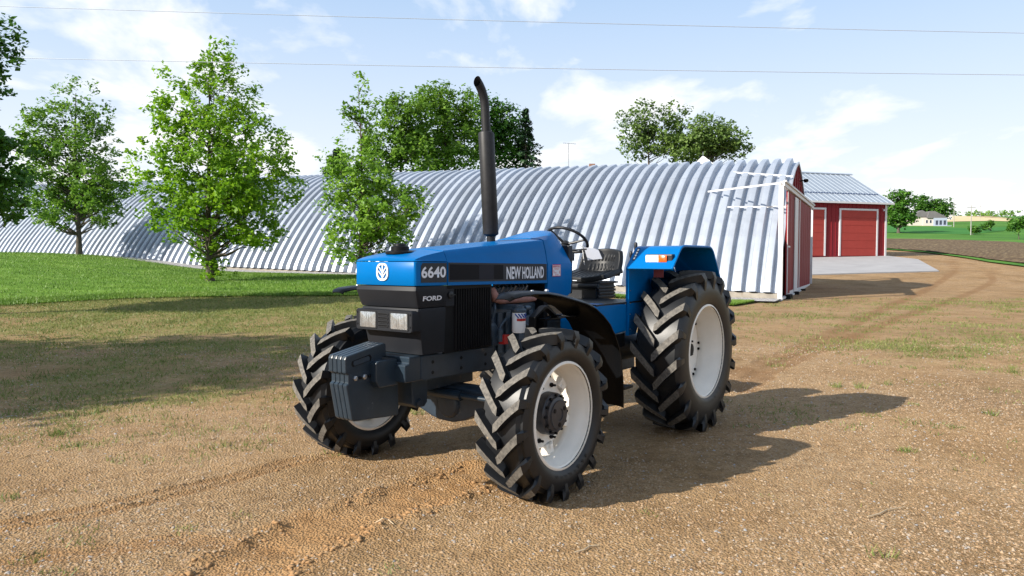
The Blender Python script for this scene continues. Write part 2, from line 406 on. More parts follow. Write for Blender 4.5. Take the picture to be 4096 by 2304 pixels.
def rut_fields(x, y):
    dz = np.zeros_like(x); damp = np.zeros_like(x); clay = np.zeros_like(x)
    for pl, hw, dep, lug in TR:
        pl = np.asarray(pl); best = np.full(x.shape, 9.); sd = np.zeros_like(x); al = np.zeros_like(x); acc = 0
        for a, b in zip(pl[:-1], pl[1:]):
            d = b - a; l = np.hypot(*d); d = d / l
            u = np.clip((x - a[0]) * d[0] + (y - a[1]) * d[1], 0, l)
            qx = x - a[0] - u * d[0]; qy = y - a[1] - u * d[1]; r = np.hypot(qx, qy); k = r < best
            best = np.where(k, r, best); sd = np.where(k, qx * -d[1] + qy * d[0], sd); al = np.where(k, acc + u, al); acc += l
        n_ = fbm(x * 5 + 3, y * 5, 3); wob = hw * (.75 + .5 * n_)
        inside = sstep(wob * 1.25, wob * .8, best)
        berm = np.exp(-((best - wob * 1.2) / (.22 * hw + .02)) ** 2) * (.25 + 1.25 * sstep(.42, .66, fbm(x * 8.3 + 9, y * 8.3, 3)))
        z = -dep * inside + dep * 1.15 * berm * (1 if lug else .18)
        if lug: z += inside * dep * .28 * np.sin(al * 2 * math.pi / .19 + np.abs(sd) / hw * 2.2) * sstep(.3, .6, fbm(x * 2.3, y * 2.3 + 5, 3))
        if lug or hw < .1: clay = np.maximum(clay, np.clip((.85 if lug else .4) * sstep(wob * 1.7, wob * .9, best) * (.35 + .9 * n_), 0, .9))
        dz += z; damp = np.maximum(damp, np.clip(inside * (.10 if lug else .62) * (.25 + 1.5 * n_) * (1 if hw > .1 else .6) + .42 * berm * sstep(.35, .7, n_) * (1 if lug else .3), 0, .8))
    return dz, damp, clay
def weed_field(x, y):
    left = sstep(-1.5, -4.5, x + .1 * (y - 9)) * sstep(5.0, 7.5, y + .1 * x) * .22
    mid = sstep(9, 13, y) * sstep(40, 27, y) * .13 * sstep(14, 9, np.abs(x - 6) * .6)
    strip = np.exp(-((y - 13.2 - .05 * x) / 1.3) ** 2) * sstep(4, 6, x) * .16
    near_l = np.exp(-((y - 24) / 5) ** 2) * sstep(2, -2, x) * .25
    bare = -.25 * sstep(30, 38, y) - .12 * sstep(9, 5, y) * sstep(-4, -2, x)
    return left + mid + strip + near_l + bare + .62 * (fbm(x * .8, y * .8 + 40, 4) - .46)
def yard_z(x, y):
    f_ = sstep(24, 12, y)
    bumps = (fbm(x * 2.2, y * 2.2, 3) - .45) * .022 + (fbm(x * 9, y * 9, 3) - .45) * .012
    clod = sstep(.60, .74, fbm(x * 6.5 + 50, y * 6.5, 4)) * .016 * sstep(.42, .6, fbm(x * .7 + 8, y * .7, 2))
    dz, damp, yard_z.clay = rut_fields(x, y)
    return ground_z(x, y) + (bumps + clod) * f_ + dz * (.35 + .65 * f_), damp
xs = np.r_[np.linspace(-60, -9, 45), np.linspace(-8.6, -5, 30), np.linspace(-4.96, 5.4, 270), np.linspace(5.45, 12, 80), np.linspace(12.18, 32, 110), np.linspace(32.5, 90, 60)]
ys = np.r_[np.linspace(-30, 1, 20), np.linspace(1.6, 2.6, 8), np.linspace(2.64, 8.2, 160), np.linspace(8.26, 14, 84), np.linspace(14.2, 46, 170), np.linspace(46.8, 100, 66)]
X, Y = np.meshgrid(xs, ys); nx = len(xs); Z, damp = yard_z(X, Y)
i = np.arange((len(ys) - 1) * nx).reshape(-1, nx)[:, :-1].ravel()
cxs = (X.ravel()[i] + X.ravel()[i + nx + 1]) / 2; cys = (Y.ravel()[i] + Y.ravel()[i + nx + 1]) / 2
i = i[(cys < 46) | ((cxs > 6) & (cys < 62)) | (cxs > 20)]
me = np_mesh('yard', np.c_[X.ravel(), Y.ravel(), Z.ravel()], np.stack([i, i + 1, i + nx + 1, i + nx], 1), 4, True)
attr(me, 'weed', weed_field(X, Y).ravel()); attr(me, 'rut', damp.ravel()); yard_z(X, Y); attr(me, 'clay', yard_z.clay.ravel())
tag(link('yard', me, None, YARD), kind='structure')

# --- quonset frame (used by lawn, gravel strip and building)
QA = R(27.5); QC = np.array([10.77, 28.5]); QE = np.array([-math.cos(QA), math.sin(QA)]); QN = np.array([math.sin(QA), math.cos(QA)])
def q2w(s, t): return QC + s * QE + t * QN
QSLOPE = .029; QL = 68.0

lawn_near = H((-900, 1245), (-300, 1228), (0, 1222), (250, 1207), (500, 1194), (900, 1186), (1400, 1184), (1700, 1168), (2300, 1184), (2700, 1203), (2930, 1226))
lawn_near.append(q2w(.6, -2.3))
lawn_far = [q2w(s, -2.0 if s < 38 else -.95) for s in (75, 66, 58, 50, 42, 34, 26, 18, 12, 6, 3, .6)]
lawn = sheet('lawn', lawn_near, lawn_far, LAWN, .05, 260, 60, rough=.35)
sheet('gravel_strip', [q2w(s, -2.1) for s in np.linspace(QL, -.15, 40)], [q2w(s, -.02) for s in np.linspace(QL, -.15, 40)], GRAV, .08, 120, 6)
# --- fields up the slope on the right
plow_n = H((3300, 982), (3543, 997), (3700, 1009), (3800, 1022), (3950, 1043), (4096, 1061), (4400, 1098), (4800, 1150))
plow_f = H((3300, 957), (3543, 958), (3700, 959), (3900, 966), (4050, 972), (4200, 985), (4400, 1005), (4800, 1050))
pf = sheet('plowed_field', plow_n, plow_f, PLOW, .13, 260, 200)
_co = np.zeros(len(pf.data.vertices) * 3, np.float32); pf.data.vertices.foreach_get('co', _co); _co = _co.reshape(-1, 3)
_v = np.repeat(np.linspace(0, 1, 200), 260); _co[:, 2] += .13 * np.sin(_v * 2 * math.pi * 26 + 1.5 * fbm(_co[:, 0] * .03, _co[:, 1] * .03, 3)) + .1 * (fbm(_co[:, 0] * .9, _co[:, 1] * .9, 3) - .45)
pf.data.vertices.foreach_set('co', _co.ravel()); pf.data.update()
sheet('grass_verge', [np.array(p) * .965 for p in plow_n], [np.array(p) * 1.01 for p in plow_n], GREEN, .10, 90, 4)
crop_n = H((3300, 935), (3545, 931), (3700, 935), (3880, 938), (4000, 925), (4100, 912))
crop_f = H((3300, 903), (3545, 903), (3700, 909), (3850, 913), (3950, 912), (4080, 905))
sheet('crop_field', crop_n, crop_f, CROP, .07, 60, 10)
tan_n = H((3700, 890), (3850, 886), (3960, 884), (4100, 887), (4300, 892), (4700, 900)); tan_f = [(p[0] * 1.62, 650) for p in tan_n]
sheet('stubble_field', tan_n, tan_f, TAN, .12, 60, 40)
# --- concrete apron in front of the red shed: a slab with an edge
ap = [hit(3240, 1028), hit(3548, 1026), hit(3672, 1040), hit(3756, 1087), hit(3500, 1094), hit(3225, 1102), hit(3150, 1060)]
m_ = MB(); n_ = len(ap)
m_.add([(p[0], p[1], p[2] + .075) for p in ap] + [(p[0], p[1], p[2] - .3) for p in ap], [tuple(range(n_))] + [(i, (i + 1) % n_, n_ + (i + 1) % n_, n_ + i) for i in range(n_)])
tag(m_.build('concrete_apron', CONC), kind='structure')

# ================================================================== TRACTOR
# tractor axes: x forward, y to its left, z up; origin on the ground under the rear axle
T = empty('tractor', (.98, 7.511, -.01), -2.2102)
tag(T, 'blue farm tractor with black grille, cream wheels and a tall exhaust stack', 'tractor')
WB, RF, WF, RR, WR, YF, YR = 2.5253, .6013, .350, .787, .4716, .9594, .937
def ring_hood(x, hw, zs, zb, ysh, zsh, zt):
    h = [(hw, zs), (hw, zs + .4 * (zb - zs)), (hw, zb - .006), (hw - .004, zb), (hw - .5 * (hw - ysh), zb + .52 * (zsh - zb)), (ysh, zsh - .006), (ysh - .012, zsh + .005), (ysh - .045, zsh + .5 * (zt - zsh)), (.12, zt - .003), (0, zt)]
    return [(x, y, z) for y, z in h] + [(x, -y, z) for y, z in h[-2::-1]]
def seamz(x): return 1.470 + (x - 1.549) * (.02 / 1.61)
def beltz(x): return 1.640 + (x - 1.541) * (.02 / 1.62)
def shz(x): return np.interp(x, [1.54, 2.0, 2.4, 2.82, 3.05, 3.13], [1.837, 1.800, 1.768, 1.732, 1.696, 1.676])
def shy(x): return np.interp(x, [1.54, 2.82, 3.13], [.262, .274, .292])
def topz(x): return shz(x) + .020
# main hood
hood = MB().loft([ring_hood(x, .31, seamz(x), beltz(x), float(shy(x)), float(shz(x)), float(topz(x))) for x in np.linspace(1.548, 2.832, 15)]).build('hood', BLUE, T, smooth=32)
# nose: blue front box with the belt groove, and the top above it
def nose_ring(x, hw, zt_drop=0):
    return [(x, hw, seamz(x)), (x, hw, beltz(x) - .004), (x, -hw, beltz(x) - .004), (x, -hw, seamz(x))]
nose = MB().loft([nose_ring(2.838, .31), nose_ring(3.05, .31), nose_ring(3.125, .309), nose_ring(3.147, .302), nose_ring(3.157, .29)]).build('nose_panel', BLUE, T, smooth=40, bevel=.003, seg=1)
MB().loft([(lambda x, hw, zf: [(x, hw, beltz(x) + .001), (x, min(hw, .292) if x > 3.1 else (hw + shy(x)) / 2, beltz(x) + .5 * (zf - beltz(x))), (x, min(hw - .012, shy(x)), zf), (x, .14, zf + .55 * (topz(x) - shz(x))), (x, 0, zf + (topz(x) - shz(x))), (x, -.14, zf + .55 * (topz(x) - shz(x))), (x, -min(hw - .012, shy(x)), zf), (x, -(min(hw, .292) if x > 3.1 else (hw + shy(x)) / 2), beltz(x) + .5 * (zf - beltz(x))), (x, -hw, beltz(x) + .001)])(x, hw, zf)
          for x, hw, zf in [(2.838, .31, 1.731), (2.95, .31, 1.714), (3.05, .31, 1.697), (3.11, .309, 1.682), (3.14, .303, 1.672), (3.154, .292, 1.664)]]).build('hood_front', BLUE, T, smooth=30)
# emblem on the nose
E0 = Vector((3.1585, -.012, 1.584))
def oval(ry, rz, x, n=40, k=2.6):
    return [(x, math.copysign(abs(math.cos(a)) ** (2 / k), math.cos(a)) * ry + E0.y, math.copysign(abs(math.sin(a)) ** (2 / k), math.sin(a)) * rz + E0.z) for a in (2 * math.pi * q / n for q in range(n))]
em = MB().loft([oval(.058, .062, 3.157), oval(.058, .062, 3.166), oval(.045, .049, 3.166), oval(.045, .049, 3.157)], caps=False).build('emblem', WHITE, nose, smooth=40)
def stripe(mb, pts, wd, x0, x1):
    for a, b in zip(pts[:-1], pts[1:]):
        d = Vector((b[0] - a[0], b[1] - a[1])); n_ = Vector((-d.y, d.x)).normalized() * wd / 2
        q = [(a[0] + n_.x, a[1] + n_.y), (b[0] + n_.x, b[1] + n_.y), (b[0] - n_.x, b[1] - n_.y), (a[0] - n_.x, a[1] - n_.y)]
        mb.prism([(E0.y + p[0], E0.z + p[1]) for p in q], 0, x0, x1)
lf = MB(); stripe(lf, [(0, -.05), (0, -.005), (0, .048)], .008, 3.157, 3.164)
for s_ in (-1, 1):
    stripe(lf, [(0, -.04), (s_ * .016, -.018), (s_ * .043, .006)], .007, 3.157, 3.1635)
    stripe(lf, [(0, -.012), (s_ * .013, .008), (s_ * .034, .034)], .007, 3.157, 3.1632)
lf.build('emblem_leaf', WHITE, nose)
# decals and lettering, left and right sides
for sd in (1, -1):
    yo = sd * .3112
    MB().prism([(2.845, 1.509), (3.108, 1.512), (3.108, 1.625), (3.09, 1.647), (2.845, 1.647)], 1, yo - .0006 * sd, yo + .0006 * sd).build('model_decal', DECAL, nose)
    MB().prism([(1.56, 1.494), (2.826, 1.510), (2.826, 1.650), (1.56, 1.634)], 1, yo - .0006 * sd, yo + .0006 * sd).build('side_decal', DECAL, hood)
    MB().prism([(2.178, 1.516), (2.814, 1.524), (2.814, 1.637), (2.178, 1.628)], 1, yo + .0004 * sd, yo + .0014 * sd).build('dark_panel', DECAL2, hood)
    MB().prism([(2.30, 1.520), (2.48, 1.522), (2.48, 1.631), (2.30, 1.629)], 1, yo + .001 * sd, yo + .0019 * sd).build('dark_panel', DECAL3, hood)
    rt = (-sd, 0, 0); x6, xn, xf = (3.104, 2.135, 3.082) if sd > 0 else (2.853, 1.60, 2.89)
    lettering('model_number', '6640', .080, .250, (x6, yo + .0012 * sd, 1.543), rt, (0, 0, 1), SILVER, nose, .026)
    lettering('maker_lettering', 'NEW', .100, .195, (xn if sd > 0 else xn + .345, yo + .0012 * sd, 1.514), rt, (0, 0, 1), SILVER, hood, .028)
    lettering('maker_lettering', 'HOLLAND', .100, .315, (xn - .215 if sd > 0 else xn + .0, yo + .0012 * sd, 1.513), rt, (0, 0, 1), SILVER, hood, .028)
# filler cap on the nose top
cap = MB().lathe([(0, -.01), (.105, -.01), (.105, .006), (.078, .014), (.066, .016), (.066, .040), (.06, .046), (.044, .048), (.042, .060), (.03, .066), (0, .067)], 28, (3.0, 0, 1.722), 'z')
cap.build('radiator_cap', BLACKM, T, smooth=35)
# cowl in front of the steering wheel
def ring_cowl(x, hw, zl, zb, ysh, zsh, zt):
    h = [(hw - .012, zl), (hw, zl + .12), (hw, zb - .004), (hw - .006, zb + .004), (.5 * (hw + ysh) + .004, .5 * (zb + zsh)), (ysh, zsh), (ysh - .03, zsh + .6 * (zt - zsh)), (.08, zt), (0, zt)]
    return [(x, y, z) for y, z in h] + [(x, -y, z) for y, z in h[-2::-1]]
cowl = MB().loft([ring_cowl(1.541, .312, 1.36, 1.640, .262, 1.840, 1.862), ring_cowl(1.50, .315, 1.355, 1.640, .262, 1.842, 1.868), ring_cowl(1.40, .320, 1.35, 1.639, .235, 1.868, 1.895), ring_cowl(1.30, .322, 1.345, 1.638, .195, 1.895, 1.925), ring_cowl(1.22, .322, 1.345, 1.637, .165, 1.905, 1.938), ring_cowl(1.165, .320, 1.37, 1.637, .160, 1.875, 1.905)]).build('cowl', BLUE, T, smooth=38)
MB().box(1.10, 1.17, -.29, .29, 1.36, 1.80).build('dash_panel', BLACKP, T, bevel=.01)
for sd in (1,):
    MB().box(1.357, 1.487, .3225, .3245, 1.525, 1.628).build('dealer_sticker', PAPER, cowl)
    RT = mat('sticker_red', (.5, .02, .05), .6)
    fr = MB()
    for q in ((1.357, 1.487, 1.622, 1.628), (1.357, 1.487, 1.525, 1.529), (1.357, 1.361, 1.525, 1.628), (1.483, 1.487, 1.525, 1.628)): fr.box(q[0], q[1], .3243, .3249, q[2], q[3])
    fr.build('sticker_border', RT, cowl)
    for tx, h_, wd, x_, z_ in (('HENNESSEY MOTORS, INC.', .020, .120, 1.482, 1.599), ('DODGEVILLE, WIS.', .011, .085, 1.464, 1.583), ('Ford', .009, .022, 1.476, 1.567), ('New Holland', .009, .05, 1.476, 1.552), ('935-2238', .011, .05, 1.446, 1.533), ('8', .026, .012, 1.382, 1.548)):
        lettering('sticker_text', tx, h_, wd, (x_, .3250, z_), (-1, 0, 0), (0, 0, 1), RT, cowl, .02)
# ---- black front grille shell
def gring(z, xf, hw): return [(2.838, hw, z), (xf - .035, hw, z), (xf - .01, hw - .008, z), (xf, hw - .035, z), (xf, -hw + .035, z), (xf - .01, -hw + .008, z), (xf - .035, -hw, z), (2.838, -hw, z)]
shell = MB().loft([gring(1.336, 3.118, .291), gring(1.345, 3.124, .294), gring(1.455, 3.160, .309), gring(1.484, 3.150, .304)]).build('grille_shell', DKGREY, T, smooth=25)
MB().loft([gring(1.004, 3.062, .277), gring(1.20, 3.10, .288), gring(1.312, 3.123, .294), gring(1.330, 3.115, .290)]).build('lower_grille', DKGREY, T, smooth=25)
for sd in (1, -1):
    a_ = math.atan2(.015, .11)
    lettering('maker_lettering', 'FORD', .034, .192, (xf if sd < 0 else 3.082, sd * (.3025), 1.383), (-sd, 0, 0), (0, sd * .13, 1), SILVER, shell, .032)
# headlight panel with two lamps and vent slots
hp = MB()
def rrect(y0, y1, z0, z1, r, n=4):
    p = []
    for cy_, cz_, a0 in ((y1 - r, z1 - r, 0), (y0 + r, z1 - r, 90), (y0 + r, z0 + r, 180), (y1 - r, z0 + r, 270)):
        for k in range(n + 1):
            a = R(a0 + 90 * k / n); p.append((cy_ + r * math.cos(a), cz_ + r * math.sin(a)))
    return p
outer = rrect(-.285, .285, 1.166, 1.317, .018); xo, xb = 3.170, 3.06
hp.loft([[(xb, y, z) for y, z in outer], [(xo - .006, y, z) for y, z in outer], [(xo, y * .985, 1.2415 + (z - 1.2415) * .96) for y, z in outer]])
panel = hp.build('headlight_panel', DKGREY, T, smooth=30)
for yc in (-.158, .158):
    fr = MB(); o1 = rrect(yc - .096, yc + .096, 1.179, 1.304, .012); o2 = rrect(yc - .083, yc + .083, 1.186, 1.298, .010)
    fr.loft([[(3.168, y, z) for y, z in o1], [(3.174, y, z) for y, z in o1], [(3.174, y, z) for y, z in o2], [(3.164, y, z) for y, z in o2]], caps=False)
    fr.build('headlight_bezel', BLACKP, panel, smooth=30)
    ln = MB(); q = rrect(yc - .083, yc + .083, 1.187, 1.297, .010)
    ln.loft([[(3.165, y, z) for y, z in q], [(3.1725, y, z) for y, z in q], [(3.1765, yc + (y - yc) * .6, 1.242 + (z - 1.242) * .6) for y, z in q], [(3.1775, yc + (y - yc) * .1, 1.242 + (z - 1.242) * .1) for y, z in q]])
    ln.build('headlight', GLASS, panel, smooth=60)
for k in range(4):
    z0 = 1.196 + k * .027
    MB().loft([[(3.1695, y, z) for y, z in rrect(-.05, .05, z0, z0 + .016, .006)], [(3.1745, y, z) for y, z in rrect(-.052, .052, z0 - .002, z0 + .018, .007)], [(3.1745, y, z) for y, z in rrect(-.045, .045, z0 + .003, z0 + .013, .004)], [(3.1695, y, z) for y, z in rrect(-.045, .045, z0 + .003, z0 + .013, .004)]], caps=False).build('vent_slot', BLACKP, panel, smooth=30)
    MB().box(3.1695, 3.171, -.046, .046, z0 + .003, z0 + .013).build('vent_opening', BLACKM, panel)
for y_ in (-.268, .268):
    for z_ in (1.205, 1.29): MB().lathe([(0, .003), (.006, .003), (.008, 0)], 8, (3.170, y_, z_), 'x').build('screw', BLACKM, panel)
# side screens with vertical louvres and a latch
for sd in (1, -1):
    y0 = sd * .272
    scr = MB().box(2.278, 2.832, min(y0, y0 - sd * .02), max(y0, y0 - sd * .02), .99, 1.482).build('side_screen', BLACKM, T)
    for k in range(15):
        x0 = 2.30 + k * .0285
        MB().prism([(x0, y0), (x0 + .019, y0), (x0 + .014, y0 + sd * .014), (x0 + .006, y0 + sd * .014)], 2, 1.0, 1.455).build('louvre', BLACKM, scr, bevel=.002, seg=1)
    MB().box(2.735, 2.832, min(y0, y0 + sd * .016), max(y0, y0 + sd * .016), 1.33, 1.46).build('latch_plate', DKGREY, scr, bevel=.006)
    MB().lathe([(.026, sd * .0), (.026, sd * .012), (.018, sd * .015), (0, sd * .015)], 18, (2.785, y0 + sd * .016, 1.415), 'y').box(2.745, 2.785, min(y0 + sd * .03, y0 + sd * .036), max(y0 + sd * .03, y0 + sd * .036), 1.411, 1.419).build('latch', BLACKP, scr, smooth=30)
# ---- front support frame, weight bracket and suitcase weights
fr = MB()
fr.prism([(2.22, .800), (2.22, .978), (3.02, .996), (3.05, .985), (3.05, .83), (3.02, .818)], 1, .20, .252)
fr.prism([(2.22, .800), (2.22, .978), (3.02, .996), (3.05, .985), (3.05, .83), (3.02, .818)], 1, -.252, -.20)
fr.box(2.30, 3.04, -.2, .2, .86, .985)
frame = fr.build('front_frame', SLATE, T, bevel=.008)
for sd in (1, -1):
    for x_, z_ in ((2.93, .94), (2.93, .865), (2.62, .935), (2.62, .86), (2.33, .93), (2.33, .855)):
        MB().lathe([(0, sd * .004), (.011, sd * .004), (.014, 0)], 10, (x_, sd * .252, z_), 'y').build('frame_bolt', BLACKM, frame)
br = MB().prism([(2.95, .998), (3.16, .998), (3.16, .95), (3.20, .945), (3.20, .822), (2.95, .822)], 1, -.245, .245)
br.prism([(3.18, .985), (3.36, .985), (3.375, .97), (3.375, .845), (3.345, .80), (3.18, .80)], 1, -.15, .15)
br.build('weight_bracket', SLATE2, T, bevel=.012, seg=3)
wp = [(3.585, 1.015), (3.575, 1.036), (3.245, 1.094), (3.225, 1.085), (3.222, 1.0), (3.26, .995), (3.26, .945), (3.345, .945), (3.345, .84), (3.26, .84), (3.23, .80), (3.11, .80), (3.105, .575), (3.12, .566), (3.515, .594), (3.532, .61), (3.578, .845), (3.560, .855), (3.560, .912), (3.583, .925)]
for k in range(4):
    y0 = -.088 + k * .044
    wt = MB().prism(wp, 1, y0, y0 + .0405).build('suitcase_weight', SLATE2, T, bevel=.008, seg=2)
    if k == 3:
        yq = y0 + .0405
        # grip hole and bolt recess on the outer weight
        hole = [(3.36, .985), (3.52, .958), (3.535, .975), (3.53, 1.0), (3.37, 1.03), (3.355, 1.01)]
        MB().prism(hole, 1, yq - .004, yq + .0012).build('grip_hole', BLACKM, wt, bevel=.002, seg=1)
        lo = [(q[0] * .8 + 3.45 * .2, (q[1] - .99) * .72 + .99) for q in hole]
        MB().prism(lo, 1, yq - .004, yq + .0022).build('grip_inside', SLATE, wt)
        MB().prism([(3.25, .845), (3.55, .852), (3.55, .914), (3.25, .922), (3.235, .88)], 1, yq - .004, yq + .001).build('bolt_recess', SLATE, wt)
        for x_, r_ in ((3.505, .017), (3.465, .011), (3.425, .019), (3.385, .011)):
            MB().lathe([(r_, -.002), (r_, .012), (r_ * .7, .016), (0, .016)], 6, (x_, yq, .883), 'y').build('weight_bolt', STEEL if r_ > .015 else BLACKM, wt)
        lettering('cast_lettering', '40 KG', .024, .075, (3.30, yq + .0012, .69), (-1, 0, 0), (0, 0, 1), SLATE, wt, .02)
# ---- exhaust stack
ex = MB(); lean = Vector((.071, 0, 1)); b0 = Vector((1.936, 0, 1.80))
ex.tube([b0, b0 + lean * .08], .036, 20)
prof = [(.036, .066), (.044, .072), (.063, .082), (.066, .09), (.066, .915), (.062, .925), (.040, .935)]
rings = [[b0 + lean * h_ + Vector((math.cos(2 * math.pi * k / 28) * r_, math.sin(2 * math.pi * k / 28) * r_, 0)) for k in range(28)] for r_, h_ in prof]
ex.loft(rings); stack = ex.build('muffler', STACK, T, smooth=35)
top = b0 + lean * .925
pts = [top, top + Vector((.008, 0, .10)), top + Vector((.015, 0, .20)), top + Vector((.022, 0, .25)), top + Vector((.036, 0, .295)), top + Vector((.060, 0, .34)), top + Vector((.092, 0, .378)), top + Vector((.118, 0, .400))]
pp = MB(); pp.tube([top - Vector((0, 0, .0)), top + Vector((.001, 0, .012))], .045, 20)
pp.tube(pts, .037, 20, caps=False, end_plane=(1, 0, .12)); pp.tube(pts, .033, 20, caps=False, end_plane=(1, 0, .12))
pp.build('exhaust_pipe', STACK, T, smooth=50)
# ---- engine and the things seen between hood and frame
en = MB().box(1.50, 2.30, -.19, .19, .78, 1.30).box(1.60, 2.28, -.15, .15, 1.30, 1.44)
for k in range(6): en.box(1.62 + k * .11, 1.68 + k * .11, .19, .215, .9, 1.24)
engine = en.build('engine_block', ENG, T, bevel=.012)
mf = MB().tube([(2.24, .24, 1.44), (2.235, .26, 1.40), (2.21, .265, 1.365), (2.16, .265, 1.352), (1.80, .265, 1.345), (1.66, .25, 1.345)], [.03, .034, .036, .036, .034, .03], 12)
for k in range(4): mf.tube([(2.12 - k * .14, .26, 1.35), (2.12 - k * .14, .16, 1.35)], .026, 10)
mf.build('exhaust_manifold', RUST, T, smooth=40)
mb = MB()
for k in range(9):
    x_ = 2.18 - k * .055
    mb.tube([(x_, .20, 1.40), (x_ - .01, .23, 1.43 + .01 * (k % 3)), (x_ - .02, .21, 1.462)], .006, 6)
mb.build('fuel_line', STEEL, T, smooth=40)
FL = mat('filter_label', (.78, .79, .82), .5)
mb = MB().lathe([(0, 1.085), (.05, 1.09), (.054, 1.10), (.054, 1.245), (.05, 1.252)], 20, (2.09, .40, 0), 'z'); flt = mb.build('oil_filter', FL, T, smooth=40)
mb = MB().lathe([(.056, 1.185), (.056, 1.205)], 20, (2.09, .40, 0), 'z', a0=R(20), a1=R(170)); mb.build('filter_band', REDP, flt)
DB = mat('filter_blue', (.02, .07, .35), .5)
mb = MB()
for k in range(5):
    a = R(35 + 26 * k); p0 = Vector((2.09 + .0555 * math.cos(a), .40 + .0555 * math.sin(a), 1.21)); a2 = a - .5; p1 = Vector((2.09 + .0555 * math.cos(a2), .40 + .0555 * math.sin(a2), 1.242)); mb.tube([p0, p1], .006, 4)
mb.build('filter_stripe', DB, flt)
mb = MB().lathe([(.05, 1.25), (.062, 1.255), (.062, 1.275), (.045, 1.285), (.045, 1.30), (0, 1.30)], 16, (2.09, .40, 0), 'z').box(2.03, 2.12, .2, .4, 1.27, 1.31).tube([(2.05, .43, 1.285), (1.99, .43, 1.285)], .02, 10)
mb.build('filter_head', ENG, T, bevel=.004)
MB().box(2.13, 2.20, .28, .34, 1.0, 1.075).build('red_can', REDP, T, bevel=.006)
mb = MB().lathe([(0, 0), (.075, 0), (.075, .05), (.05, .07), (0, .07)], 18, (2.24, .20, 1.10), 'y').tube([(2.2, .26, 1.04), (2.16, .28, 1.15), (2.12, .3, 1.2)], .012, 8).tube([(2.24, .25, 1.2), (2.23, .27, 1.28), (2.2, .24, 1.33)], .012, 8).box(2.18, 2.26, .2, .27, .99, 1.05).tube([(2.20, .30, 1.12), (2.20, .30, 1.02)], .022, 10).box(1.7, 1.95, .19, .30, 1.0, 1.2).tube([(1.98, .3, 1.2), (1.8, .31, 1.1), (1.75, .31, 1.0)], .014, 8)
mb.build('fuel_pump', ENG, T, bevel=.004)
MB().box(1.50, 1.56, -.28, .28, .95, 1.46).build('firewall', BLACKM, T)
# ---- transmission, rear axle, tanks, floor
MB().box(.35, 1.55, -.17, .17, .55, 1.12).prism([(-.30, .50), (-.30, .95), (.35, 1.05), (.35, .5)], 1, -.22, .22).build('transmission', ENG, T, bevel=.02)
MB().lathe([(.17, -.22), (.15, -.3), (.11, -.45), (.10, -.8), (.10, .8), (.11, .45), (.15, .3), (.17, .22)], 24, (0, 0, RR), 'y').build('rear_axle', SLATE, T, smooth=40)
for sd in (1, -1):
    MB().prism([(.742, 1.005), (.742, 1.264), (1.24, 1.285), (1.45, 1.23), (1.52, 1.16), (1.52, .96), (1.22, .98)], 1, sd * .42, sd * .655).build('fuel_tank', BLUE, T, bevel=.02, seg=3)
    MB().prism([(.70, .86), (.70, .99), (1.10, .965), (1.3, .93), (1.3, .8)], 1, sd * .40, sd * .62).build('step_bracket', BLACKM, T, bevel=.01)
MB().box(.36, 1.30, -.655, .655, 1.262, 1.280).build('floor_plate', BLACKP, T, bevel=.004)
MB().box(1.40, 1.55, .90, 1.06, .62, .64).tube([(1.46, .62, .82), (1.46, .8, .7), (1.46, .92, .63)], .018, 8).build('step', BLACKM, T)
# ---- steering wheel and column
sw = empty('steering_wheel', (.735, 0, 1.862), 0, T); sw.rotation_euler = (0, R(-34), 0)
rr_ = .208
mb = MB(); n_ = 48; k_ = 10
rg = []
for a in range(n_):
    t_ = 2 * math.pi * a / n_; w_ = .0145 + .0012 * math.cos(18 * t_)
    rg.append([((rr_ + w_ * math.cos(2 * math.pi * b / k_)) * math.cos(t_), (rr_ + w_ * math.cos(2 * math.pi * b / k_)) * math.sin(t_), w_ * math.sin(2 * math.pi * b / k_)) for b in range(k_)])
rg.append(rg[0]); mb.loft(rg, caps=False); mb.build('wheel_rim', BLACKP, sw, smooth=60)
for a in (R(90), R(210), R(330)):
    MB().tube([(.02 * math.cos(a), .02 * math.sin(a), -.045), (.1 * math.cos(a), .1 * math.sin(a), -.028), (.205 * math.cos(a), .205 * math.sin(a), 0)], [.014, .012, .010], 8).build('spoke', BLACKP, sw, smooth=40)
MB().lathe([(0, -.02), (.03, -.022), (.04, -.035), (.042, -.06), (.025, -.07), (.025, -.13)], 18, (0, 0, 0), 'z').build('wheel_hub', BLACKP, sw, smooth=40)
MB().tube([(.80, 0, 1.80), (1.12, 0, 1.46)], [.035, .045], 12).box(.86, 1.10, -.16, .16, 1.66, 1.74).tube([(.86, .1, 1.76), (.80, .26, 1.77)], .008, 6).build('steering_column', BLACKP, T, smooth=35)
# ---- seat
def slab(mb, pts_fn, nu, nv, th):
    """curved padded slab: pts_fn(u,v)->Vector front surface"""
    P = [[pts_fn(u / (nu - 1), v / (nv - 1)) for u in range(nu)] for v in range(nv)]
    Nn = []
    for v in range(nv):
        r_ = []
        for u in range(nu):
            a = P[v][min(u + 1, nu - 1)] - P[v][max(u - 1, 0)]; b = P[min(v + 1, nv - 1)][u] - P[max(v - 1, 0)][u]; r_.append(a.cross(b).normalized())
        Nn.append(r_)
    fv = [p for r_ in P for p in r_]; bv = [P[v][u] - Nn[v][u] * th for v in range(nv) for u in range(nu)]
    f = []; n = nu * nv
    for v in range(nv - 1):
        for u in range(nu - 1):
            a = v * nu + u; f += [(a, a + 1, a + nu + 1, a + nu), (n + a + nu, n + a + nu + 1, n + a + 1, n + a)]
    edge = [u for u in range(nu)] + [v * nu + nu - 1 for v in range(1, nv)] + [(nv - 1) * nu + u for u in range(nu - 2, -1, -1)] + [v * nu for v in range(nv - 2, 0, -1)]
    for a, b in zip(edge, edge[1:] + edge[:1]): f.append((a, n + a, n + b, b))
    mb.add(fv + bv, f); return mb
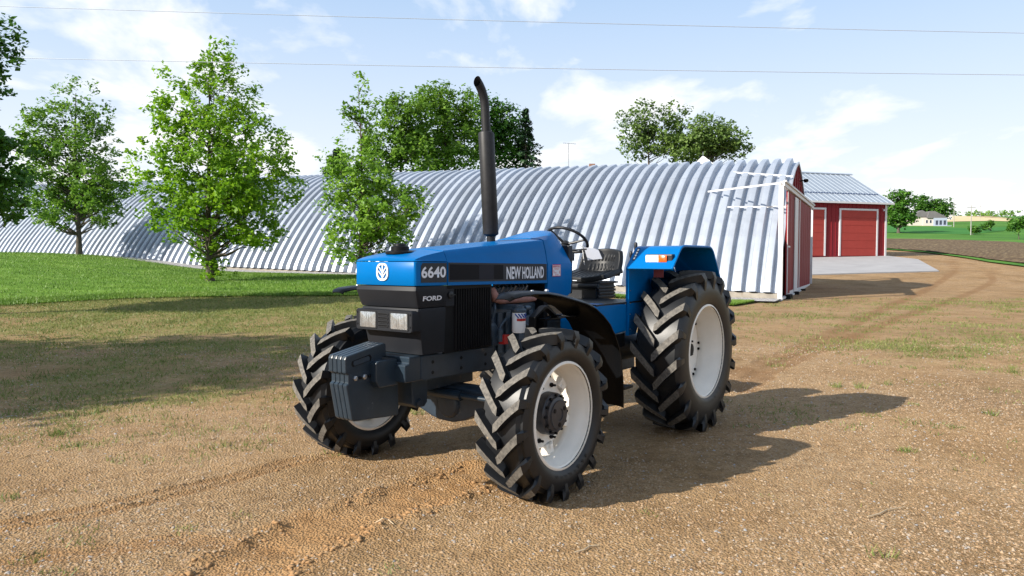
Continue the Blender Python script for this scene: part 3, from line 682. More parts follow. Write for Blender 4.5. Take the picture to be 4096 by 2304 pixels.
def seat_back(u, v):
    y = (u - .5) * .47 * (1 - .10 * v ** 3); c = (2 * (u - .5)) ** 2
    return Vector((.045 - .06 * v + .13 * c * (1 - .35 * v) - .02 * math.sin(v * 3), y, 1.515 + .275 * v - .03 * c * v))
def cush(u, v):
    y = (u - .5) * .50; c = (2 * (u - .5)) ** 2
    return Vector((.50 - .44 * v - .05 * c * (1 - v), y, 1.512 - .02 * math.cos(v * 3) + .035 * c + .02 * v))
MB_ = slab(MB(), seat_back, 15, 9, .05); back = MB_.build('seat_back', VINYL, T, smooth=60, bevel=.012, limit=50)
mbq = slab(MB(), lambda u, v: cush(u, v), 15, 9, .055); cu_ = mbq.build('seat_cushion', VINYL, T, smooth=60, bevel=.012, limit=50)
for r_ in range(2):
    for c_ in range(8):
        u0, u1, v0, v1 = .17 + c_ * .084, .17 + c_ * .084 + .070, .12 + r_ * .36, .12 + r_ * .36 + .32
        def pad(u, v, u0=u0, u1=u1, v0=v0, v1=v1):
            e = min(1, 6 * min(u, 1 - u)) * min(1, 8 * min(v, 1 - v)); p = seat_back(u0 + (u1 - u0) * u, v0 + (v1 - v0) * v)
            return p + Vector((.014 * e - .004, 0, .002))
        slab(MB(), pad, 5, 5, .01).build('seat_pad', VINYL, back, smooth=70)
for c_ in range(8):
    u0, u1 = .12 + c_ * .097, .12 + c_ * .097 + .085
    def pad(u, v, u0=u0, u1=u1):
        e = min(1, 5 * min(u, 1 - u)) * min(1, 6 * min(v, 1 - v)); return cush(u0 + (u1 - u0) * u, .05 + .8 * v) + Vector((0, 0, .016 * e - .004))
    slab(MB(), pad, 5, 7, .01).build('seat_pad', VINYL, cu_, smooth=70)
su = MB().box(.08, .48, -.22, .22, 1.428, 1.45)
for k in range(4): su.box(.10 + .012 * (k % 2), .46 - .012 * (k % 2), -.20, .20, 1.285 + k * .032, 1.310 + k * .032)
su.tube([(.50, -.20, 1.405), (.50, .22, 1.405)], .026, 12).box(.10, .48, -.18, .18, 1.27, 1.43)
su.build('seat_suspension', BLACKP, T, bevel=.006)
MB().box(.497, .503, -.08, -.03, 1.455, 1.463).build('seat_badge', SILVER, T)
# levers between seat and fender
mb = MB().tube([(.26, .46, 1.36), (.26, .46, 1.56), (.23, .45, 1.60), (.235, .44, 1.70)], .007, 8).tube([(.235, .44, 1.68), (.236, .44, 1.705), (.238, .44, 1.745), (.24, .44, 1.757)], [.012, .017, .017, .006], 10)
mb.build('lever', BLACKP, T, smooth=40)
mb = MB().tube([(.40, .60, 1.35), (.40, .60, 1.56), (.34, .55, 1.66), (.33, .54, 1.755)], .007, 8).tube([(.33, .54, 1.75), (.33, .54, 1.77), (.335, .54, 1.83), (.337, .54, 1.842)], [.012, .018, .017, .007], 10)
mb.build('lever', BLACKP, T, smooth=40)
mb = MB()
for k in range(7): mb.lathe([(.0, 0), (.022 + .006 * (k % 2), 0), (.022 + .006 * (k % 2), .016), (0, .016)], 12, (.42, .60, 1.40 + k * .022), 'z')
mb.box(.40, .47, .56, .64, 1.28, 1.40); mb.build('lever_boot', BLACKP, T, smooth=30)
# ---- rear fenders
def fender_path():
    pl = [(.884, 1.590), (.872, 1.603), (.735, 1.740), (.705, 1.768), (.675, 1.787), (.64, 1.797), (.60, 1.800), (.03, 1.800), (-.015, 1.796), (-.055, 1.783), (-.09, 1.76), (-.12, 1.725), (-.285, 1.50)]
    return pl
for sd in (1, -1):
    yi, yo = sd * .715, sd * 1.168
    pl = fender_path(); th = .014
    inn = []
    for k, (x, z) in enumerate(pl):
        a = Vector(pl[min(k + 1, len(pl) - 1)]) - Vector(pl[max(k - 1, 0)]); n_ = Vector((-a.y, a.x)).normalized(); inn.append((x + n_.x * th, z + n_.y * th) if n_.y < 0 else (x - n_.x * th, z - n_.y * th))
    fend = MB().prism(pl + inn[::-1], 1, yi, yo).build('rear_fender', BLUE, T, bevel=.004, seg=2, limit=50)
    # rolled outer lip
    lip = MB(); lp = [(x, yo, z - .004) for x, z in pl]
    lip.tube([(x, yo, z - .006) for x, z in pl], .012, 8); lip.build('fender_lip', BLUE, fend, smooth=50)
    MB().prism([(.862, .965), (.862, 1.60), (.67, 1.785), (-.02, 1.785), (-.27, 1.50), (-.35, 1.2), (-.1, 1.12), (.3, 1.25), (.55, 1.15), (.68, .965)], 1, sd * .716, sd * .704).build('fender_side', BLUE, fend)
    MB().prism([(sd * .704, .965), (sd * .735, .965), (sd * .735, 1.59), (sd * .704, 1.59)], 0, .852, .866).build('fender_front_edge', BLUE, fend)
    for z_ in (1.02, 1.16, 1.26, 1.38): MB().lathe([(0, .006), (.006, .006), (.007, 0)], 6, (.80, sd * .716, z_), 'y').build('rivet', STEEL, fend)
    fend.location = (-.131, -sd * .062, 0)
    # lamp cluster lying on the sloped face
    a_ = math.atan2(1.775 - 1.603, .872 - .70)     # slope angle
    Lm = Matrix.Translation((.786, sd * 1.0, 1.689)) @ Matrix.Rotation(-(a_), 4, 'Y')
    # lamp faces straight forward on a wedge housing
    MB().prism([(.768, 1.642), (.815, 1.642), (.815, 1.717), (.735, 1.722)], 1, sd * .875, sd * 1.14).build('lamp_housing', BLACKP, fend, bevel=.008)
    q = rrect(.885, 1.012, 1.645, 1.712, .01); MB().loft([[(.812, sd * y, z) for y, z in q], [(.828, sd * y, z) for y, z in q], [(.834, sd * (.948 + (y - .948) * .85), 1.678 + (z - 1.678) * .8) for y, z in q]]).build('clear_lens', CLEAR, fend, smooth=50)
    q = rrect(1.012, 1.092, 1.645, 1.712, .01); MB().loft([[(.812, sd * y, z) for y, z in q], [(.829, sd * y, z) for y, z in q], [(.835, sd * (1.052 + (y - 1.052) * .8), 1.678 + (z - 1.678) * .8) for y, z in q]]).build('orange_lens', ORANGE, fend, smooth=50)
    dec = MB()
    for k in range(4):
        z0 = 1.675 + k * .026; x0 = .872 - (z0 - 1.603) + .0015
        dec.add([(x0, sd * .745, z0), (x0, sd * .762, z0), (x0 - .017, sd * .762, z0 + .017), (x0 - .017, sd * .745, z0 + .017)], [(0, 1, 2, 3)])
    dec.build('warning_decal', WHITE, fend)
    dk = MB().add([(.872 - .06 + .001, sd * .74, 1.663), (.872 - .06 + .001, sd * .768, 1.663), (.872 - .175 + .001, sd * .768, 1.778), (.872 - .175 + .001, sd * .74, 1.778)], [(0, 1, 2, 3)]); dk.build('warning_decal_back', BLACKM, fend)
    MB().box(.47, .475, sd * .80, sd * .90, 1.50, 1.585).build('reflector', mat('reflector_red', (.30, .06, .06), .5), fend)
# ---- front fenders: crowned black shell round the tyre plus a flat front tongue
for sd in (1, -1):
    cx, cz = WB, RF
    path = [(1.633, .50), (1.640, .60), (1.652, .74), (1.680, .88), (1.725, 1.0), (1.79, 1.10), (1.87, 1.19), (1.97, 1.265), (2.08, 1.325), (2.20, 1.365), (2.30, 1.395), (2.40, 1.425), (2.52, 1.445), (2.66, 1.450), (2.80, 1.440), (2.865, 1.425), (2.89, 1.405)]
    yout = [1.105, 1.108, 1.11, 1.11, 1.11, 1.11, 1.11, 1.105, 1.10, 1.09, 1.05, 1.0, .975, .965, .955, .93, .90]
    rings = []
    for k, ((x, z), yo) in enumerate(zip(path, yout)):
        a = Vector(path[min(k + 1, len(path) - 1)]) - Vector(path[max(k - 1, 0)]); n_ = Vector((-a.y, a.x)).normalized()
        if n_.dot(Vector((x - cx, z - cz))) < 0: n_ = -n_
        yi = .74 if k < 15 else .78; cs = []
        cr = .035 if k < 9 else max(.006, .035 - .008 * (k - 8))
        for e in (0, .12, .3, .5, .7, .88, 1):
            h = cr * (1 - (2 * e - 1) ** 2) - (.012 if e in (0, 1) else 0); cs.append((x + n_.x * h, sd * (yi + (yo - yi) * e), z + n_.y * h))
        bs = [(p[0] - n_.x * .007, p[1], p[2] - n_.y * .007) for p in cs[::-1]]
        rings.append(cs + bs)
    ff = MB().loft(rings).build('front_fender', mat('fender_black', (.0035, .004, .005), .35, spec=.12), T, smooth=40)
    for x_ in (2.44, 2.62): MB().lathe([(0, .014), (.012, .012), (.018, 0)], 10, (x_, sd * .90, 1.447), 'z').build('fender_bolt', STEEL, ff)
    st = MB().prism([(1.90, 1.20), (1.90, 1.215), (2.05, 1.315), (2.10, 1.31), (2.235, 1.235), (2.245, 1.10), (2.225, 1.10), (2.215, 1.225), (2.09, 1.29), (2.06, 1.29)], 1, sd * .60, sd * .66)
    st.box(1.45, 2.1, sd * .60, sd * .66, 1.20, 1.212).box(1.9, 1.96, sd * .6, sd * .85, 1.225, 1.237).box(2.30, 2.34, sd * .6, sd * .9, 1.395, 1.405).build('fender_stay', BLACKM, T, bevel=.003)
    for x_ in (1.55, 1.78): MB().lathe([(0, sd * .016), (.012, sd * .014), (.014, 0)], 8, (x_, sd * .66, 1.206), 'y').build('fender_bolt', STEEL, ff)
# ---- front axle, drive, steering
ax = MB().prism([(-.72, .55), (-.60, .52), (-.2, .505), (-.05, .45), (.02, .435), (.15, .43), (.28, .46), (.40, .52), (.60, .53), (.72, .55), (.72, .68), (.5, .69), (.25, .71), (-.25, .71), (-.5, .69), (-.72, .68)], 0, WB - .09, WB + .09)
ax.lathe([(0, .13), (.10, .12), (.13, .06), (.14, -.06), (.10, -.16), (0, -.18)], 18, (WB, .12, .575), 'x')
axle = ax.build('front_axle', SLATE, T, bevel=.015)
mb = MB().tube([(WB + .15, -.68, .66), (WB + .15, .68, .66)], .019, 10).tube([(WB + .15, -.30, .66), (WB + .15, .30, .66)], .036, 12)
mb.build('steering_cylinder', SLATE2, T, smooth=40)
for sd in (1, -1):
    MB().box(WB - .08, WB + .16, sd * .68, sd * .78, .48, .72).lathe([(0, sd * .76), (.14, sd * .76), (.15, sd * .79), (.15, sd * .86), (0, sd * .86)], 20, (WB, 0, RF), 'y').build('steering_knuckle', SLATE, T, bevel=.015)
MB().prism([(2.86, .82), (3.03, .82), (3.02, .63), (2.98, .60), (2.90, .60), (2.87, .63)], 1, -.14, .14).box(2.3, 2.9, -.10, .10, .70, .80).tube([(2.96, -.16, .635), (2.96, .16, .635)], .03, 10).build('axle_pivot', SLATE, T, bevel=.01)
MB().tube([(1.3, 0, .62), (2.4, 0, .58)], .035, 10).build('drive_shaft', BLACKM, T, smooth=40)

# ---- wheels
def tyre(name, Rr, w, rim, nl, lug_h, lug_w, sweep, parent, fwd=1):
    mb = MB(); Rc = Rr - lug_h; hw = w / 2
    def crown(y): return Rc - .018 * (abs(y) / hw) ** 2.2
    prof = [(rim - .012, -hw + .055), (rim + .005, -hw + .028), (rim + .03, -hw + .016), (rim + .35 * (Rc - rim), -hw - .004), (rim + .6 * (Rc - rim), -hw + .002), (rim + .8 * (Rc - rim), -hw + .014), (Rc - .035, -hw + .03)]
    prof += [(crown(y), y) for y in np.linspace(-hw + .05, hw - .05, 7)] + [(r, -y) for r, y in prof[::-1]]
    mb.lathe(prof, 72, (0, 0, 0), 'y')
    for side in (1, -1):
        for k in range(nl):
            th0 = 2 * math.pi * (k + (.5 if side < 0 else 0)) / nl
            rg = []
            st = [(-.012, 0), (.04 * 0 + .02, 1), (.25 * hw, 1), (.5 * hw, 1), (.75 * hw, 1), (.97 * hw, 1)]
            for j, (y, _) in enumerate(st):
                e = max(0, y) / hw; arc = sweep * (e ** .88); top = Rr - .012 * e ** 2.5; base = crown(y) - .012
                wt = lug_w * (1 + .12 * e) * (.8 if j == 0 else 1); wb_ = wt * 1.45
                tn = sweep * .88 / hw * (max(e, .15) ** -.12); cs_ = 1 / math.sqrt(1 + tn * tn); shx = wt / cs_ * .5 ; shb = wb_ / cs_ * .5
                def P(r, a_off): a = th0 + (arc + a_off) / Rr * 1.0; return (r * math.cos(a), side * y, r * math.sin(a))
                rg.append([P(base, -shb), P(top, -shx), P(top, shx), P(base, shb)])
            # over the shoulder, fading into the side wall
            for r0, yy, hh, ww in ((Rc - .02, hw + .006, .7, .62), (rim + .78 * (Rc - rim), hw + .004, .5, .55), (rim + .50 * (Rc - rim), hw - .004, .05, .5)):
                arc = sweep * 1.0; wt = lug_w * ww * 1.2; 
                def P2(r, y, a_off): a = th0 + (arc + a_off) / Rr; return (r * math.cos(a), side * y, r * math.sin(a))
                rg.append([P2(r0 - .01, yy - .03, -wt), P2(r0 + .016 * hh, yy + .010 * hh, -wt * .8), P2(r0 + .016 * hh, yy + .010 * hh, wt * .8), P2(r0 - .01, yy - .03, wt)])
            n0 = len(mb.f); mb.loft(rg)
            n1 = len(mb.f)
            for q in range(n0, n1):
                r_i = (q - n0) // 4
                if (q - n0) % 4 == 1 and r_i < 5: mb.m[q] = 1
    return mb.build(name, [RUBBER, LUGTOP], parent, smooth=38)

def rim_prof(rim, hw):
    a = hw - .03
    o_ = [(rim + .002, a + .012), (rim + .012, a + .006), (rim + .010, a - .006), (rim - .006, a - .012), (rim - .012, a - .05), (rim - .030, a - .075), (rim - .033, a - .12), (rim - .055, a - .16), (rim - .058, 0)]
    prof = o_ + [(r, -y) for r, y in o_[-2::-1]]
    return prof
def make_wheel(name, Rr, w, rim, nl, lh, lw, sweep, front, sd, x, y):
    e = empty(name, (x, y, Rr - .006), 0, T)
    tag(e)
    tyre('tyre', Rr, w, rim, nl, lh, lw, sweep, e)
    prof = rim_prof(rim, w / 2); hw = w / 2
    thick = prof + [(r - .008, h) for r, h in prof[::-1]]
    MB().lathe(thick, 64, (0, 0, 0), 'y', closed=True).build('rim', CREAM, e, smooth=35)
    if front:
        dy = sd * (hw - .03 - .17)
        MB().lathe([(.05, dy - sd * .006), (.245, dy - sd * .006), (.252, dy), (.245, dy + sd * .008), (.19, dy + sd * .008), (.17, dy + sd * .016), (.05, dy + sd * .016)], 48, (0, 0, 0), 'y', closed=True).build('wheel_disc', CREAM, e, smooth=35)
        for k in range(6):
            a = 2 * math.pi * (k + .35) / 6; M_ = Matrix.Rotation(-a, 4, 'Y')
            MB().box(.225, rim - .055, -.02 + dy, .03 + dy, -.042, .042, M_).box(.225, .26, min(dy, dy + sd * .045), max(dy, dy + sd * .045), -.016, .016, M_).build('rim_bracket', CREAM, e, bevel=.006)
        # planetary hub
        b0_ = dy + sd * .012
        MB().lathe([(.0, b0_), (.145, b0_), (.150, b0_ + sd * .01), (.148, b0_ + sd * .075), (.140, b0_ + sd * .085), (.122, b0_ + sd * .088), (.120, b0_ + sd * .105), (.10, b0_ + sd * .112), (.098, b0_ + sd * .122), (.045, b0_ + sd * .124), (.043, b0_ + sd * .118), (.03, b0_ + sd * .118), (0, b0_ + sd * .122)], 40, (0, 0, 0), 'y').build('hub', mat('hub_grey', (.028, .028, .034), .42, var=(10, .2), bump=(80, .1, .002)), e, smooth=35)
        for k in range(12):
            a = 2 * math.pi * k / 12; MB().lathe([(.010, b0_ + sd * .084), (.010, b0_ + sd * .102), (0, b0_ + sd * .102)], 6, (.133 * math.cos(a), 0, .133 * math.sin(a)), 'y').build('hub_bolt', BLACKM, e)
        for k in range(3):
            a = R(30 + 120 * k); MB().lathe([(.016, b0_ + sd * .12), (.016, b0_ + sd * .126), (0, b0_ + sd * .127)], 14, (.07 * math.cos(a), 0, .07 * math.sin(a)), 'y').build('hub_plug', BLACKM, e)
        for k in range(8):
            a = 2 * math.pi * (k + .5) / 8; MB().lathe([(.017, dy + sd * .006), (.017, dy + sd * .024), (.009, dy + sd * .026), (.009, dy + sd * .05), (0, dy + sd * .05)], 6, (.200 * math.cos(a), 0, .200 * math.sin(a)), 'y').build('wheel_nut', BLACKM, e)
    else:
        dy = sd * (-.06)
        MB().lathe([(.06, dy - sd * .02), (.20, dy - sd * .02), (.33, dy + sd * .01), (.375, dy + sd * .012), (.385, dy + sd * .02), (.33, dy + sd * .022), (.20, dy), (.06, dy)], 48, (0, 0, 0), 'y', closed=True).build('wheel_disc', CREAM, e, smooth=35)
        MB().lathe([(0, dy - sd * .2), (.14, dy - sd * .2), (.145, dy + sd * .02), (.10, dy + sd * .05), (.07, dy + sd * .06), (.06, dy + sd * .11), (0, dy + sd * .11)], 28, (0, 0, 0), 'y').build('hub', BLACKM, e, smooth=35)
        for k in range(8):
            a = 2 * math.pi * (k + .5) / 8; MB().lathe([(.020, dy), (.020, dy + sd * .03), (.011, dy + sd * .032), (.011, dy + sd * .06), (0, dy + sd * .06)], 6, (.17 * math.cos(a), 0, .17 * math.sin(a)), 'y').build('wheel_nut', BLACKM, e)
        for k in range(8):
            a = 2 * math.pi * (k + .0) / 8; M_ = Matrix.Rotation(-a, 4, 'Y')
            MB().box(.345, rim - .055, dy - .012, dy + .03, -.05, .05, M_).build('rim_bracket', CREAM, e, bevel=.006)
            for o_ in (-.03, .03):
                p_ = M_ @ Vector((.36, 0, o_)); MB().lathe([(.014, dy + sd * .015), (.014, dy + sd * .045), (0, dy + sd * .045)], 6, (p_.x, 0, p_.z), 'y').build('rim_bolt', BLACKM, e)
    # raised maker's lettering on the side wall
    me_ = e
    lt = 'GOODYEAR'; rt_ = rim + .055; hh = .030
    for k, ch in enumerate(lt):
        a = (-100 - 8.0 * (k - 3.5)) if sd > 0 else (-100 + 8.0 * (k - 3.5))
        a = R(a); rad = np.array([math.cos(a), 0, math.sin(a)]); tan = np.array([math.sin(a), 0, -math.cos(a)]) * sd
        if sd > 0: pass
        org = rad * (rt_ - hh / 2) + np.array([0, sd * (w / 2 - .001), 0]) - tan * .014
        org[1] += sd * .0015
        lettering('side_lettering', ch, hh, .026, org, tan, rad + np.array([0, sd * .13, 0]), RUBBER, e, .02)
    return e
for sd in (1, -1):
    make_wheel('front_wheel', RF, WF, .3640, 17, .054, .043, .185, True, sd, WB, sd * YF)
    make_wheel('rear_wheel', RR, WR, .4454, 18, .056, .055, .245, False, sd, 0, sd * YR)
# sale papers tied to the steering column
pt = empty('paper_tag', T.matrix_world @ Vector((0, 0, 0)) if False else (0, 0, 0)); 
TM = Matrix.Translation(T.location) @ Matrix.Rotation(-2.2102, 4, 'Z')
def tw(p): return TM @ Vector(p)
pt.location = tw((.66, .20, 1.62)); pt.rotation_euler = (0, 0, -2.2102)
MB().add([(.06, -.02, .17), (-.06, .07, .155), (-.07, .11, .06), (.05, .02, .045), (.058, -.02, .17), (-.062, .07, .155), (-.072, .11, .06), (.048, .02, .045)], [(0, 1, 2, 3), (7, 6, 5, 4), (0, 4, 5, 1), (1, 5, 6, 2), (2, 6, 7, 3), (3, 7, 4, 0)]).build('card', PAPER, pt)
MB().add([(-.058, .072, .157), (-.085, .10, .13), (-.092, .125, .085), (-.072, .113, .06)], [(0, 1, 2, 3)]).build('flyer', BLACKP, pt)
MB().tube([(.06, -.04, .19), (.055, -.03, .10), (.045, -.02, .0)], .003, 5).tube([(.06, -.02, .17), (.1, -.06, .2)], .003, 5).build('string', WHITE, pt)
tag(pt, 'white sale papers tied below the steering wheel rim', 'paper')

# ================================================================== QUONSET BARN
GALV = mat('galvanised_steel', (.39, .425, .485), .42, metal=.45, var=(.9, .12), dirt=((.33, .32, .30), .8, .60), stretch=(1, 1, 1), coord='Object', bump=(9, .12, .01))
def galv_lines(m):
    t = m.node_tree; b = t.nodes['Principled BSDF']
    tc_ = t.nodes.new('ShaderNodeTexCoord'); wv = t.nodes.new('ShaderNodeTexWave'); wv.wave_type = 'BANDS'; wv.bands_direction = 'Z'
    wv.inputs['Scale'].default_value = 6.5; wv.inputs['Distortion'].default_value = .4
    t.links.new(tc_.outputs['Object'], wv.inputs[0]); bp = t.nodes.new('ShaderNodeBump'); bp.inputs['Strength'].default_value = .25; bp.inputs['Distance'].default_value = .012
    t.links.new(wv.outputs[0], bp.inputs['Height'])
    for l in list(b.inputs['Normal'].links): t.links.remove(l)
    t.links.new(bp.outputs[0], b.inputs['Normal'])
galv_lines(GALV)
def galv_tone(m):
    t = m.node_tree; b = t.nodes['Principled BSDF']; src = b.inputs['Base Color'].links[0].from_socket
    oi = t.nodes.new('ShaderNodeObjectInfo'); mr = t.nodes.new('ShaderNodeMapRange'); mr.inputs[3].default_value = .86; mr.inputs[4].default_value = 1.1; t.links.new(oi.outputs['Random'], mr.inputs[0])
    sc_ = t.nodes.new('ShaderNodeVectorMath'); sc_.operation = 'SCALE'; t.links.new(src, sc_.inputs[0]); t.links.new(mr.outputs[0], sc_.inputs['Scale']); t.links.new(sc_.outputs[0], b.inputs['Base Color'])
galv_tone(GALV)
BARNRED = mat('barn_red', (.205, .016, .021), .6, spec=.2, var=(1.5, .12), stretch=(1, 1, .2))
DOORRED = mat('door_red', (.34, .048, .037), .6, spec=.2, var=(1.2, .08), bump=(120, .06, .002))
CONCM = mat('foundation', (.26, .235, .20), .9, var=(2, .25), bump=(20, .3, .01), dirt=((.2, .15, .1), 1.2, .6))
TRIM = mat('white_trim', (.60, .60, .61), .5, var=(2, .08), dirt=((.38, .28, .2), 3, .66), stretch=(1, 1, .3))
Q = empty('quonset_barn', (QC[0], QC[1], 0), math.atan2(QE[1], QE[0]))
tag(Q, 'long arched corrugated steel barn with red end wall and white sliding door frame', 'barn')
# local axes: x along the barn away from the red end, y = -(into the barn); so depth t -> local y = -t
QW = 14.4; PT = .57
_tp = np.array([0, .35, .8, 1.3, 1.86, 2.5, 3.2, 3.9, 4.66, 5.4, 6.2, 7.2]); _zp = .935 * np.array([0, .68, 1.42, 2.12, 2.83, 3.55, 4.26, 4.88, 5.46, 5.95, 6.38, 6.55])
def q_arch(n=22):
    tt = 7.2 * (1 - np.cos(np.linspace(0, math.pi / 2, n))); zz = np.interp(tt, _tp, _zp)
    # light smoothing
    for _ in range(6): zz[1:-1] = .25 * zz[:-2] + .5 * zz[1:-1] + .25 * zz[2:]; 
    zz = np.maximum.accumulate(zz)
    t_ = np.r_[tt, QW - tt[-2::-1]]; z_ = np.r_[zz, zz[-2::-1]]
    return t_, z_
at, az = q_arch(); BASE = .30
dt = np.gradient(at); dz_ = np.gradient(az); ln = np.hypot(dt, dz_); an = np.stack([-dz_ / ln, dt / ln], 1)   # outward normal (t,z)
sec = [(0, 0), (.20, 0), (.212, .012), (.252, .225), (.272, .244), (.39, .250), (.507, .244), (.526, .225), (.558, .012), (.57, 0)]
rings = [[(s_, -(at[k] + an[k, 0] * d_), az[k] + BASE + an[k, 1] * d_) for s_, d_ in sec] for k in range(len(at))]
mb = MB(); nS = len(sec); vv = [p for r_ in rings for p in r_]; ff = []
for k in range(len(at) - 1):
    for j in range(nS - 1): ff.append((k * nS + j, k * nS + j + 1, (k + 1) * nS + j + 1, (k + 1) * nS + j))
mb.add(vv, ff)
for k in (5, 11, 16, 27, 32, 38):        # lapped panel joints
    kk = [(k, .004), (k + .22, .004)]
    rr_ = []
    for q, o_ in kk:
        i0 = int(q); f_ = q - i0; tq = at[i0] * (1 - f_) + at[i0 + 1] * f_; zq = az[i0] * (1 - f_) + az[i0 + 1] * f_; nq = an[i0]
        rr_.append([(s_, -(tq + nq[0] * (d_ + o_)), zq + BASE + nq[1] * (d_ + o_)) for s_, d_ in sec])
    mb.add(rr_[0] + rr_[1], [(j, j + 1, nS + j + 1, nS + j) for j in range(nS - 1)])
a0 = mb.build('arch_rib', GALV, Q, smooth=25)
nrib = int(QL / PT)
for k in range(1, nrib):
    c = a0.copy(); C.objects.link(c); c.parent = Q; c.location = (k * PT, 0, QSLOPE * k * PT)
# end cap rib flange (scalloped last hump already ends at x = 0)
mb = MB(); fl = [[(-.05, -(at[k] + an[k, 0] * d_), az[k] + BASE + an[k, 1] * d_) for d_ in (-.05, .05)] + [(.02, -(at[k] + an[k, 0] * d_), az[k] + BASE + an[k, 1] * d_) for d_ in (.05, -.05)] for k in range(len(at))]
mb.loft(fl); mb.build('end_flange', GALV, Q, smooth=30)
# foundation wall stepping with the slope
for t_ in (-.12, QW - .28):
    mb = MB(); n_ = 9
    mb.loft([[(x_, -t_, QSLOPE * x_ + BASE - .02), (x_, -t_ - .4, QSLOPE * x_ + BASE - .02), (x_, -t_ - .4, QSLOPE * x_ - .8), (x_, -t_, QSLOPE * x_ - .8)] for x_ in np.linspace(-.1, QL, n_)])
    mb.build('foundation', CONCM, Q)
# red end wall of vertical siding panels under the arch
npan = 14; pw = QW / npan
ew = MB().box(.10, .16, -QW + .3, -.3, .2, .6).build('end_wall', BARNRED, Q)
for k in range(npan):
    t0, t1 = k * pw, (k + 1) * pw - .012; tt = np.linspace(t0, t1, 5); zz = np.interp(tt, at, az) + BASE - .03
    pl = [(-t0, .25)] + [(-a, z) for a, z in zip(tt, zz)] + [(-t1, .25)]
    mb = MB().prism(pl, 0, .02, .05)
    for j in range(1, 4):
        tm = t0 + pw * j / 4; zt = float(np.interp(tm, at, az)) + BASE - .1
        if zt > .5: mb.prism([(-tm - .02, .3), (-tm - .012, .3), (-tm - .012, zt), (-tm - .02, zt)], 0, .0, .03)
    mb.build('siding_panel', BARNRED, ew)
# sliding doors hung on a white track, posts at both sides
ZT = 4.72
for t0, t1 in ((1.5, 6.6), (6.68, 12.9)):
    dr = MB().box(-.16, -.10, -t1, -t0, .16, 4.55).build('sliding_door', BARNRED, Q)
    for a, b in ((t0, t0 + .10), (t1 - .10, t1)): MB().box(-.175, -.16, -b, -a, .16, 4.55).build('door_stile', TRIM, dr)
    MB().box(-.175, -.16, -t1 + .1, -t0 - .1, .16, .30).build('door_rail', TRIM, dr)
    nb = int((t1 - t0) / .9)
    for j in range(1, nb):
        tm = t0 + (t1 - t0) * j / nb; MB().box(-.168, -.16, -tm - .02, -tm + .02, .3, 4.5).build('door_rib', BARNRED, dr)
MB().box(-.21, -.175, -5.5, -4.1, .2, 4.5).build('white_door_edge', TRIM, Q)
MB().box(-.19, -.11, -1.55 - .9, -1.55, .16, 2.25).build('walk_door', TRIM, Q); MB().box(-.2, -.19, -1.63 - .74, -1.63, .22, 2.18).build('walk_door_leaf', BARNRED, Q)
MB().box(-.24, -.06, -13.9, .32, ZT - .14, ZT + .06).build('door_track', TRIM, Q, bevel=.02)
MB().box(-.30, -.20, -13.9, .32, ZT + .02, ZT + .10).build('track_cover', TRIM, Q, bevel=.01)
for t_ in (-.30, 13.75): MB().box(-.20, -.02, -t_ - .14, -t_ + .02, -.1, ZT).build('door_post', TRIM, Q, bevel=.01)
MB().box(-.22, -.08, -13.9, .3, .06, .14).build('bottom_guide', TRIM, Q)
for t_ in (1.0, 1.6, 4.4, 7.6): MB().box(-.40, -.18, -t_ - .12, -t_ + .12, .02, .2).build('guide_block', BLACKM, Q, bevel=.02)
# white stay bars from the door frame back on to the ribs
def on_flank(t_, s_, o_=.2): 
    k = int(np.argmin(abs(at[:23] - t_))); return Vector((s_, -(at[k] + an[k, 0] * o_), az[k] + BASE + an[k, 1] * o_ + QSLOPE * s_))
for p0, p1 in ((Vector((-.1, .22, ZT)), on_flank(3.5, 3.55)), (on_flank(2.7, -.05), on_flank(2.7, 2.5)), (on_flank(4.7, -.05), on_flank(4.9, 2.7))):
    d = (p1 - p0); L_ = d.length; M_ = Matrix.Translation(p0) @ d.to_track_quat('X', 'Z').to_matrix().to_4x4()
    MB().box(0, L_, -.035, .035, -.035, .035, M_).build('stay_bar', TRIM, Q)
mb = MB().lathe([(0, 0), (.09, 0), (.12, .1), (.10, .16), (0, .16)], 12, (-.28, -8.2, 5.55), 'z').tube([(.02, -8.2, 5.62), (-.28, -8.2, 5.68)], .03, 8); mb.build('flood_light', BLACKM, Q)

# ================================================================== RED SHED
SR = hit(3540, 1026.5); SZ = SR[2] + .06
S = empty('machine_shed', (SR[0], SR[1], SZ), math.atan2(-.303, -.953))
tag(S, 'red steel machine shed with two roll doors and pale metal roof', 'shed')
# local: x along the front wall towards the quonset, y = -(depth)
EH = 4.95; SD = 10.2; SLN = 24.; D = lambda q: -q
ROOF = mat('roof_steel', (.33, .37, .42), .4, metal=.4, var=(.5, .06))
sw_ = MB().box(0, SLN, D(SD), D(0), -.3, EH).build('wall', BARNRED, S)
for k in range(int(SLN / .46)):
    x0 = .1 + k * .46
    MB().box(x0, x0 + .05, D(0), D(-.028), 0.02, EH - .05).build('siding_rib', BARNRED, sw_)
for k in range(int(SD / .9)):
    q0 = .2 + k * .9; MB().box(-.028, 0, D(q0 + .05), D(q0), .02, EH).build('siding_rib', BARNRED, sw_)
MB().box(-.07, .13, D(.13), D(-.07), -.1, EH).build('corner_trim', TRIM, S)
rise = 3.15; ov = .45
RP = [(-ov, EH - .12), (SD / 2, EH + rise), (SD + ov, EH - .12)]
rf = MB().prism([(D(a), b) for a, b in RP] + [(D(a), b - .10) for a, b in RP[::-1]], 0, -ov, SLN + ov).build('roof', ROOF, S)
slp = Vector((0, -(SD / 2 + ov), rise + .12)); nrm = Vector((0, .5, .86))
